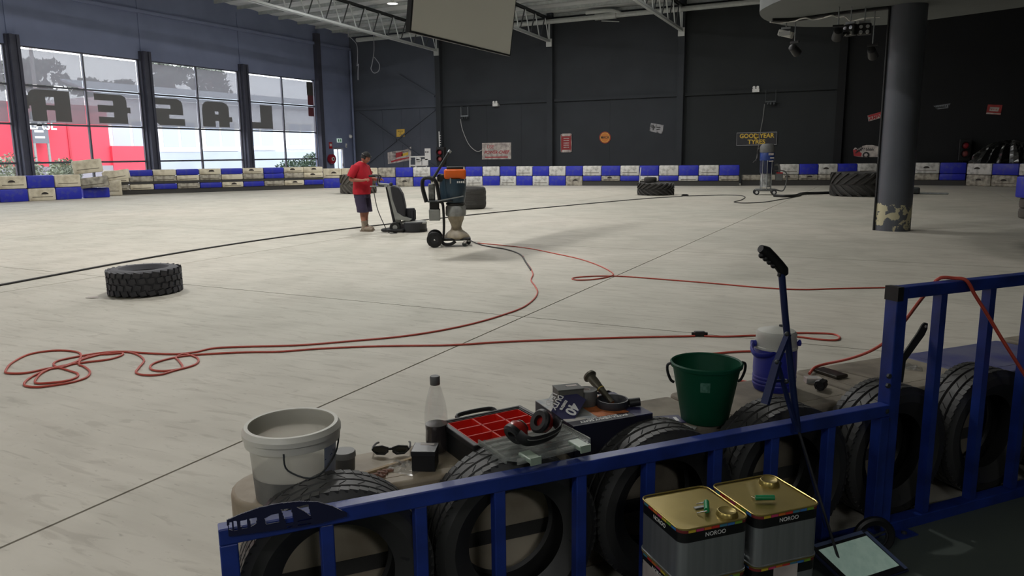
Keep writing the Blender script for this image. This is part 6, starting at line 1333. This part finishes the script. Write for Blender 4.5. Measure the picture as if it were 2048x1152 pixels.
# small wheel and tablet by the fence foot
wc = onN(1748, 1072, 2.09); t = thing('trolley_wheel', 'small black rubber wheel leaning at the foot of the fence post', 'wheel', wc, FA - .4); MB().lathe([(.055, -.012), (.075, -.016), (.084, -.008), (.084, .008), (.075, .016), (.055, .012)], 36, M=RXm, closed=True).obj('tyre', M_black, t, smooth=True); MB().lathe([(.05, -.006), (.056, -.006), (.056, .006), (.05, .006)], 32, M=RXm, closed=True).obj('rim', M_dsteel, t)
for k in range(3):
    a = 2 * PI * k / 3 + .4; MB().beam((0, 0, 0), (.053 * math.cos(a), 0, .053 * math.sin(a)), .006, .008).obj('spoke', M_dsteel, t)
t1, t2, t3 = P(1618, 1094, .13), P(1727, 1062, .13), P(1813, 1140, .015); t4 = t1 + (t3 - t2)
tb = thing('tablet', 'tablet with a pale glowing screen in a dark blue folio leaning on the fence foot', 'tablet', (t1 + t2 + t3 + t4) / 4, 0); c0 = (t1 + t2 + t3 + t4) / 4; nt_ = (t2 - t1).cross(t3 - t2).normalized(); nt_ = nt_ if nt_.z > 0 else -nt_
def tq(u, v_, off=0): return t1 + (t2 - t1) * u + (t4 - t1) * v_ - c0 + nt_ * off
MB().slab([tq(-.03, -.03), tq(1.03, -.03), tq(1.03, 1.03), tq(-.03, 1.03)], nt_ * -.008).obj('folio', mat('navy_folio', rgb(34, 40, 66), .5), tb); MB().slab([tq(0, 0, .001), tq(1, 0, .001), tq(1, 1, .001), tq(0, 1, .001)], nt_ * .006).obj('tablet_body', M_black, tb)
MB().slab([tq(.06, .12, .0072), tq(.94, .12, .0072), tq(.94, .88, .0072), tq(.06, .88, .0072)], nt_ * .0006).obj('screen', mat('tablet_screen', rgb(150, 172, 160), .15, emit=(rgb(150, 172, 160), .25), col2=rgb(120, 146, 136), scale=25), tb)
MB().slab([tq(.06, -.01, .008), tq(.94, -.01, .008), tq(.94, .06, .008), tq(.06, .06, .008)], nt_ * .0008).obj('edge_strip', mat('blue_grey_strip', rgb(84, 96, 128), .3), tb)
MB().slab([tq(.955, .04, .008), tq(1.01, .04, .008), tq(1.01, .98, .008), tq(.955, .98, .008)], nt_ * .003).obj('side_strip', MATS['blue_grey_strip'], tb)
# ------------------------------------------------------------------ square paint tins, three high
ZTOP = .525; HT = ZTOP / 3
M_gold = mat('gold_lacquered_tin', rgb(168, 150, 86), .32, .75, var=.18, scale=7, bump=.12, bscale=7); M_tin = mat('brushed_tin', rgb(176, 180, 182), .35, .8, var=.2, scale=3, stretch=(14, 14, .6)); M_bband = mat('black_band', rgb(14, 15, 16), .4); M_green = mat('green_handle_plastic', rgb(12, 120, 72), .4)
PAT = [mat('patch_' + n, rgb(*c_), .5) for n, c_ in (('yellow', (196, 170, 50)), ('blue', (50, 110, 170)), ('red', (190, 50, 40)), ('magenta', (190, 60, 100)), ('green', (110, 150, 50)), ('teal', (60, 120, 140)), ('orange', (200, 110, 40)), ('maroon', (110, 36, 36)))]
def rsq(s, r, n=5):
    pts = []
    for cx2, cy2, a0 in ((s - r, -s + r, -PI / 2), (s - r, s - r, 0), (-s + r, s - r, PI / 2), (-s + r, -s + r, PI)):
        for i in range(n + 1): a = a0 + PI / 2 * i / n; pts.append((cx2 + r * math.cos(a), cy2 + r * math.sin(a)))
    return pts
def tin(c, ang, s, z0, label, top=None, sheet=False):
    t = thing('paint_tin', label, 'paint tin', (c.x, c.y, z0), ang, 'square paint tins'); r = .028; h = HT - .001
    MB().prism(rsq(s - .002, r), .003, h - .045).obj('body', M_tin, t, smooth=True, ang=40); MB().prism(rsq(s - .0015, r), h - .045, h - .014).obj('black_band', M_bband, t, smooth=True, ang=40); MB().prism(rsq(s - .0012, r), h - .014, h - .0065).obj('colour_band', PAT[7], t, smooth=True, ang=40)
    for side in range(2):
        for k in range(7):
            u0 = -s + r + (2 * s - 2 * r) * k / 7; u1 = u0 + (2 * s - 2 * r) / 7 - .002; m_ = PAT[(k * 3 + side) % 7]
            if side == 0: MB().b2((u0, -s + .0007, h - .0135), (u1, -s + .002, h - .0045)).obj('colour_patch', m_, t)
            else: MB().b2((-s + .0007, u0, h - .0135), (-s + .002, u1, h - .0045)).obj('colour_patch', m_, t)
    lettering('NOROO', .019, M_wtx, t, (0, -s + .0012, h - .029), (1, 0, 0), (0, 0, 1), depth=.0003); lettering('NOROO', .019, M_wtx, t, (-s + .0012, 0, h - .029), (0, -1, 0), (0, 0, 1), depth=.0003)
    MB().prism(rsq(s - .004, r - .002), h - .0075, h - .005).obj('lid', M_gold, t)
    MB().tube([(x, y, h - .002) for x, y in rsq(s - .001, r)], .003, 6, closed=True).obj('rim', M_gold, t, smooth=True); MB().tube([(x, y, .003) for x, y in rsq(s - .001, r)], .003, 6, closed=True).obj('base_seam', M_tin, t, smooth=True)
    if sheet: MB().b2((-s + .0005, -s * .35, .0), (-s + .0016, s * .75, h - .03)).obj('paper_label', M_cream, t); MB().b2((-s * .4, -s + .0005, .0), (s * .35, -s + .0016, h - .012)).obj('paper_label', M_cream, t)
    if top:
        Mi = Matrix.Rotation(-ang, 3, 'Z'); cp_ = Mi @ (P(*top[0], z0 + h) - c); hp2 = Mi @ (P(*top[1], z0 + h) - c); ha = top[2]
        MB().lathe([(.034, h - .005), (.032, h + .004), (.029, h + .009), (.027, h + .0095), (.025, h + .008), (0, h + .008)], 32, M=Matrix.Translation((cp_.x, cp_.y, 0))).obj('cap', M_gold, t, smooth=True)
        hx = Vector((math.cos(ha), math.sin(ha), 0)); hy = Vector((-hx.y, hx.x, 0)); b_ = Vector((hp2.x, hp2.y, h - .002))
        hd = MB().tube([b_ - hx * .032 + hy * .018, b_ - hx * .032 + Vector((0, 0, .002)) - hy * .012 + Vector((0, 0, .008)), b_ + hx * .032 - hy * .012 + Vector((0, 0, .01)), b_ + hx * .032 + hy * .018], .0022, 6).obj('handle', M_chrome, t)
        MB().cyl(b_ - hx * .03 - hy * .012 + Vector((0, 0, .011)), b_ + hx * .03 - hy * .012 + Vector((0, 0, .011)), .0085, seg=12).obj('handle_grip', M_green, hd, smooth=True); MB().b2((hp2.x - .02, hp2.y + .008, h - .004), (hp2.x + .02, hp2.y + .02, h + .0)).obj('handle_clip', M_tin, hd)
    return t
tq1 = [P(x, y, ZTOP) for x, y in ((1283, 990), (1412, 970), (1499, 1032), (1357, 1064))]; tq2 = [P(x, y, ZTOP) for x, y in ((1425, 966), (1546, 949), (1642, 1003), (1506, 1036))]
for k, q in enumerate((tq1, tq2)):
    c = sum(q, Vector()) / 4; ux = (q[2] - q[3]) + (q[1] - q[0]); ang = math.atan2(ux.y, ux.x); s = sum((q[i] - q[(i + 1) % 4]).length for i in range(4)) / 8
    if k == 0: c1, s1 = c, s
    s = min(s, .128); print('tin half size', s)
    c.z = ZTOP
    top = (((1454, 1026), (1405, 1017), 1.0), ((1538, 964), (1527, 997), -.35))[k]
    nm = ('near the fence end', 'nearest the tablet')[k]
    tin(Vector((c.x, c.y, 0)), ang, s, 2 * HT, ('gold-topped square paint tin on the left stack with its green handle raised', 'gold-topped square paint tin on the stack beside the tablet, green handle flat')[k], top)
    tin(Vector((c.x, c.y, 0)), ang, s, HT, ('second square paint tin down in the left stack, with paper labels', 'second square paint tin down in the stack beside the tablet, with paper label')[k], sheet=True)
    tin(Vector((c.x, c.y, 0)), ang, s, 0.0, ('bottom square paint tin of the left stack, on the black floor', 'bottom square paint tin of the stack beside the tablet')[k])
# ================================================================== outside, seen through the windows
M_asph = mat('pale_asphalt', rgb(150, 150, 152), .9, var=.15, scale=.5, world=True)
struct(MB().b2((-140, -60, -.35), (XW - .3, 140, -.12)).obj('ground', M_asph), 'pale street and car park outside the windows')
XB = -56.0
def oz(px, py, X=XB): p = onX(px, py, X); return p.y, p.z
M_rb = mat('red_cladding', rgb(226, 66, 84), .6, var=.08, scale=.4, world=True); M_rbd = mat('dark_red_cladding', rgb(190, 50, 66), .6)
y1, z1 = oz(212, 213); rb = thing('red_building', 'long red clad building with a lease board across the street', 'building', (XB, y1 - 15, -.12))
zt = oz(100, 212)[1]; zb_ = -.12
MB().b2((-12, -30, 0), (0, 15, zt + .12)).obj('wall', M_rb, rb)
MB().b2((-12, 15, 0), (.2, 18.6, oz(225, 292)[1] + .12)).obj('low_wall', M_rb, rb)
for k in range(12): MB().b2((0, -28 + 3.6 * k, .2), (.06, -27.85 + 3.6 * k, zt)).obj('panel_joint', M_rbd, rb)
MB().b2((-.1, -30, 0), (.15, 18.6, 1.2)).obj('plinth', mat('grey_plinth', rgb(150, 146, 152), .8), rb); MB().b2((-12.1, -30.1, zt), (.12, 15.1, zt + .3)).obj('parapet', M_rbd, rb)
ya, za = oz(52, 252); yb2, zb2 = oz(88, 287)
sg = thing('lease_board', 'grey lease board standing in front of the red building', 'sign', (XB + .6, (ya + yb2) / 2, 0)); hw = (yb2 - ya) / 2
MB().b2((-.05, -hw, zb2), (.05, hw, za + 1.0)).obj('board', mat('grey_board', rgb(112, 114, 120), .6), sg); MB().b2((-.05, -hw, -.12), (.05, -hw + .15, zb2)).obj('leg', M_gg, sg); MB().b2((-.05, hw - .15, -.12), (.05, hw, zb2)).obj('leg', M_gg, sg)
lettering('LEASE', .95, M_wtx, sg, (.06, 0, za + .05), (0, 1, 0), (0, 0, 1), bold=.02, depth=.01)
for k in range(5): MB().b2((.05, -hw * .75, zb2 + .35 + k * .42), (.07, hw * (.5 - .1 * (k % 3)), zb2 + .5 + k * .42)).obj('print_line', M_wtx, sg)
M_wh = mat('white_render', rgb(236, 238, 242), .8, var=.05, scale=.3, world=True); M_bl = mat('blue_grey_base', rgb(176, 184, 198), .8, var=.1, scale=.4, world=True); M_wg = mat('house_window_glass', rgb(168, 178, 194), .15); M_roofg = mat('blue_grey_roof', rgb(150, 158, 168), .7)
X2 = -62.0
ys0 = onX(205, 250, X2).y; ye = onX(660, 250, X2).y + 6; wt = onX(400, 204, X2).z; bt_ = onX(400, 301, X2).z
wbld = thing('white_building', 'long white rendered building with paired windows and grey-blue base', 'building', (X2, ys0, -.12)); Lw = ye - ys0
MB().b2((-9, 0, 0), (0, Lw, wt)).obj('wall', M_wh, wbld); MB().b2((0, 0, 0), (.25, Lw, bt_)).obj('base_wall', M_bl, wbld)
MB().slab([(.5, -.4, wt), (.5, Lw + .4, wt), (-4.5, Lw + .4, wt + 1.5), (-4.5, -.4, wt + 1.5)], (0, 0, .2)).obj('roof', M_roofg, wbld)
for px in (262, 358, 440, 520, 600):
    yc = onX(px, 275, X2).y - ys0; zc = onX(px, 272, X2).z + .12; w_ = MB().b2((-.02, yc - 2.1, zc - 1.3), (.1, yc + 2.1, zc + 1.5)).obj('window', M_white, wbld)
    for s in (-1, 1): MB().b2((.1, yc + s * 1.0 - .85, zc - 1.05), (.13, yc + s * 1.0 + .85, zc + 1.3)).obj('pane', M_wg, w_)
    MB().b2((.0, yc - 2.3, zc - 1.5), (.3, yc + 2.3, zc - 1.3)).obj('sill', M_wh, w_)
M_leaf = mat('eucalypt_leaves', rgb(112, 118, 106), .8, var=.3, scale=2); M_bark = mat('pale_bark', rgb(120, 108, 96), .9); M_hedge = mat('hedge_leaves', rgb(176, 182, 158), .8, var=.4, scale=3)
def foliage(mb, c, rx, ry, rz, n, sz, rnd):
    for _ in range(n):
        while True:
            u = Vector((rnd.uniform(-1, 1), rnd.uniform(-1, 1), rnd.uniform(-1, 1)))
            if u.length < 1: break
        p = Vector((c[0] + u.x * rx, c[1] + u.y * ry, c[2] + u.z * rz)); a = Vector((rnd.gauss(0, 1), rnd.gauss(0, 1), rnd.gauss(0, 1))).normalized(); b = a.orthogonal().normalized(); s = sz * rnd.uniform(.6, 1.3)
        mb.add([p - a * s, p + b * s * .4, p + a * s, p - b * s * .4], [(0, 1, 2, 3)])
TREES = [(70, 150, 62, 40, 'broad tree behind the red building, left of the reversed R'), (188, 172, 52, 24, 'tree behind the red building above the reversed R'), (235, 178, 34, 20, 'low tree above the reversed E'), (20, 150, 30, 38, 'tree at the left edge beyond the windows'), (345, 150, 42, 38, 'tall tree above the reversed S'), (420, 160, 42, 40, 'tall tree above the reversed A'), (525, 205, 42, 18, 'low tree above the reversed L'), (600, 215, 40, 18, 'low tree beyond the last window')]
for k, (px, py, rw, rh, lb) in enumerate(TREES):
    X = -78 - 3 * (k % 3) - (14 if k == 3 else 0); c = onX(px, py, X); sx = (onX(px + rw, py, X) - c).length; sz = abs(onX(px, py - rh, X).z - c.z); rnd = random.Random(50 + k)
    t = thing('street_tree', 'grey-green ' + lb, 'tree', (X, c.y, -.12), 0, 'trees beyond the street'); cr_ = MB()
    for _ in range(16):
        a = rnd.uniform(0, 2 * PI); q = math.sqrt(rnd.random()); foliage(cr_, (rnd.uniform(-1.5, 1.5), math.cos(a) * sx * q * .7, c.z + math.sin(a) * sz * q * .7), sx * .32, sx * .32, sz * .34, 75, .36, rnd)
    cr_.obj('foliage', M_leaf, t)
    tk = MB(); tk.tube([(0, 0, 0), (.1, .1, c.z * .5), (0, 0, c.z)], [.35, .28, .15], 8)
    for j in range(4): tk.tube([(0, 0, c.z * (.5 + .1 * j)), (0, rnd.uniform(-1, 1) * sx * .6, c.z + rnd.uniform(-.2, .6) * sz)], [.14, .05], 6)
    tk.obj('trunk', M_bark, t, smooth=True)
for k, (px, py, w_, h_, X, lb) in enumerate(((30, 330, 60, 26, -36.0, 'clipped hedge outside the first window behind the barrier'), (128, 336, 28, 22, -36.4, 'hedge outside the windows beside the first steel column'), (585, 330, 30, 14, -35.0, 'dark green shrub outside the last window'), (625, 322, 16, 18, -35.5, 'small dark shrub beside the last window frame'))):
    c = onX(px, py, X); sy = (onX(px + w_, py, X) - c).length; top = onX(px, py - h_, X).z; rnd = random.Random(80 + k)
    t = thing('hedge', lb, 'hedge', (X, c.y, -.12), 0, 'hedges outside the windows'); m = MB(); foliage(m, (0, 0, top * .5), .9, sy, top * .55, 1500, .1, rnd); m.obj('foliage', M_hedge if k < 2 else mat('dark_shrub', rgb(92, 112, 88), .8, var=.4, scale=3), t); MB().cyl((0, 0, 0), (0, 0, top * .7), .06, seg=6).obj('stem', M_bark, t)
po = onX(65, 130, -70); t = thing('light_pole', 'thin grey light pole beyond the red building', 'pole', (-70, po.y, -.12)); MB().cyl((0, 0, 0), (0, 0, onX(65, 90, -70).z + 3), .16, seg=8).obj('pole', M_gg, t); MB().b2((-.1, -1.2, onX(65, 90, -70).z + 2.9), (.1, .1, onX(65, 90, -70).z + 3.05)).obj('lamp_arm', M_gg, t)
# ================================================================== low ceiling over the spectators (behind and above the camera)
struct(MB().b2((-14, YR, 3.25), (XR, 2.2, 3.45)).obj('ceiling_low', mat('white_ceiling_tile', rgb(225, 225, 220), .9)), 'low white ceiling over the spectator area')

# added fill lamps behind the camera, unseen, to brighten the foreground
for k, (x, y) in enumerate(((-5, -1.6), (-1.2, -1.6), (2.6, -1.6))):
    t = thing('fill_light_panel', ('added fill light panel in the low ceiling, leftmost of three', 'added fill light panel in the low ceiling, middle of three', 'added fill light panel in the low ceiling, rightmost of three')[k], 'fill light', (x, y, 3.25), 0, 'added fill lamps')
    MB().b2((-.62, -.32, -.02), (.62, .32, .0)).obj('trim', M_white, t); MB().b2((-.58, -.28, -.024), (.58, .28, -.02)).obj('diffuser', M_lampon, t)
    ld = bpy.data.lights.new('fill_panel_light', 'AREA'); ld.shape = 'RECTANGLE'; ld.size = 1.16; ld.size_y = .56; ld.energy = FILL_W; lo = bpy.data.objects.new('fill_panel_light', ld); COL.objects.link(lo); lo.location = (x, y, 3.21)
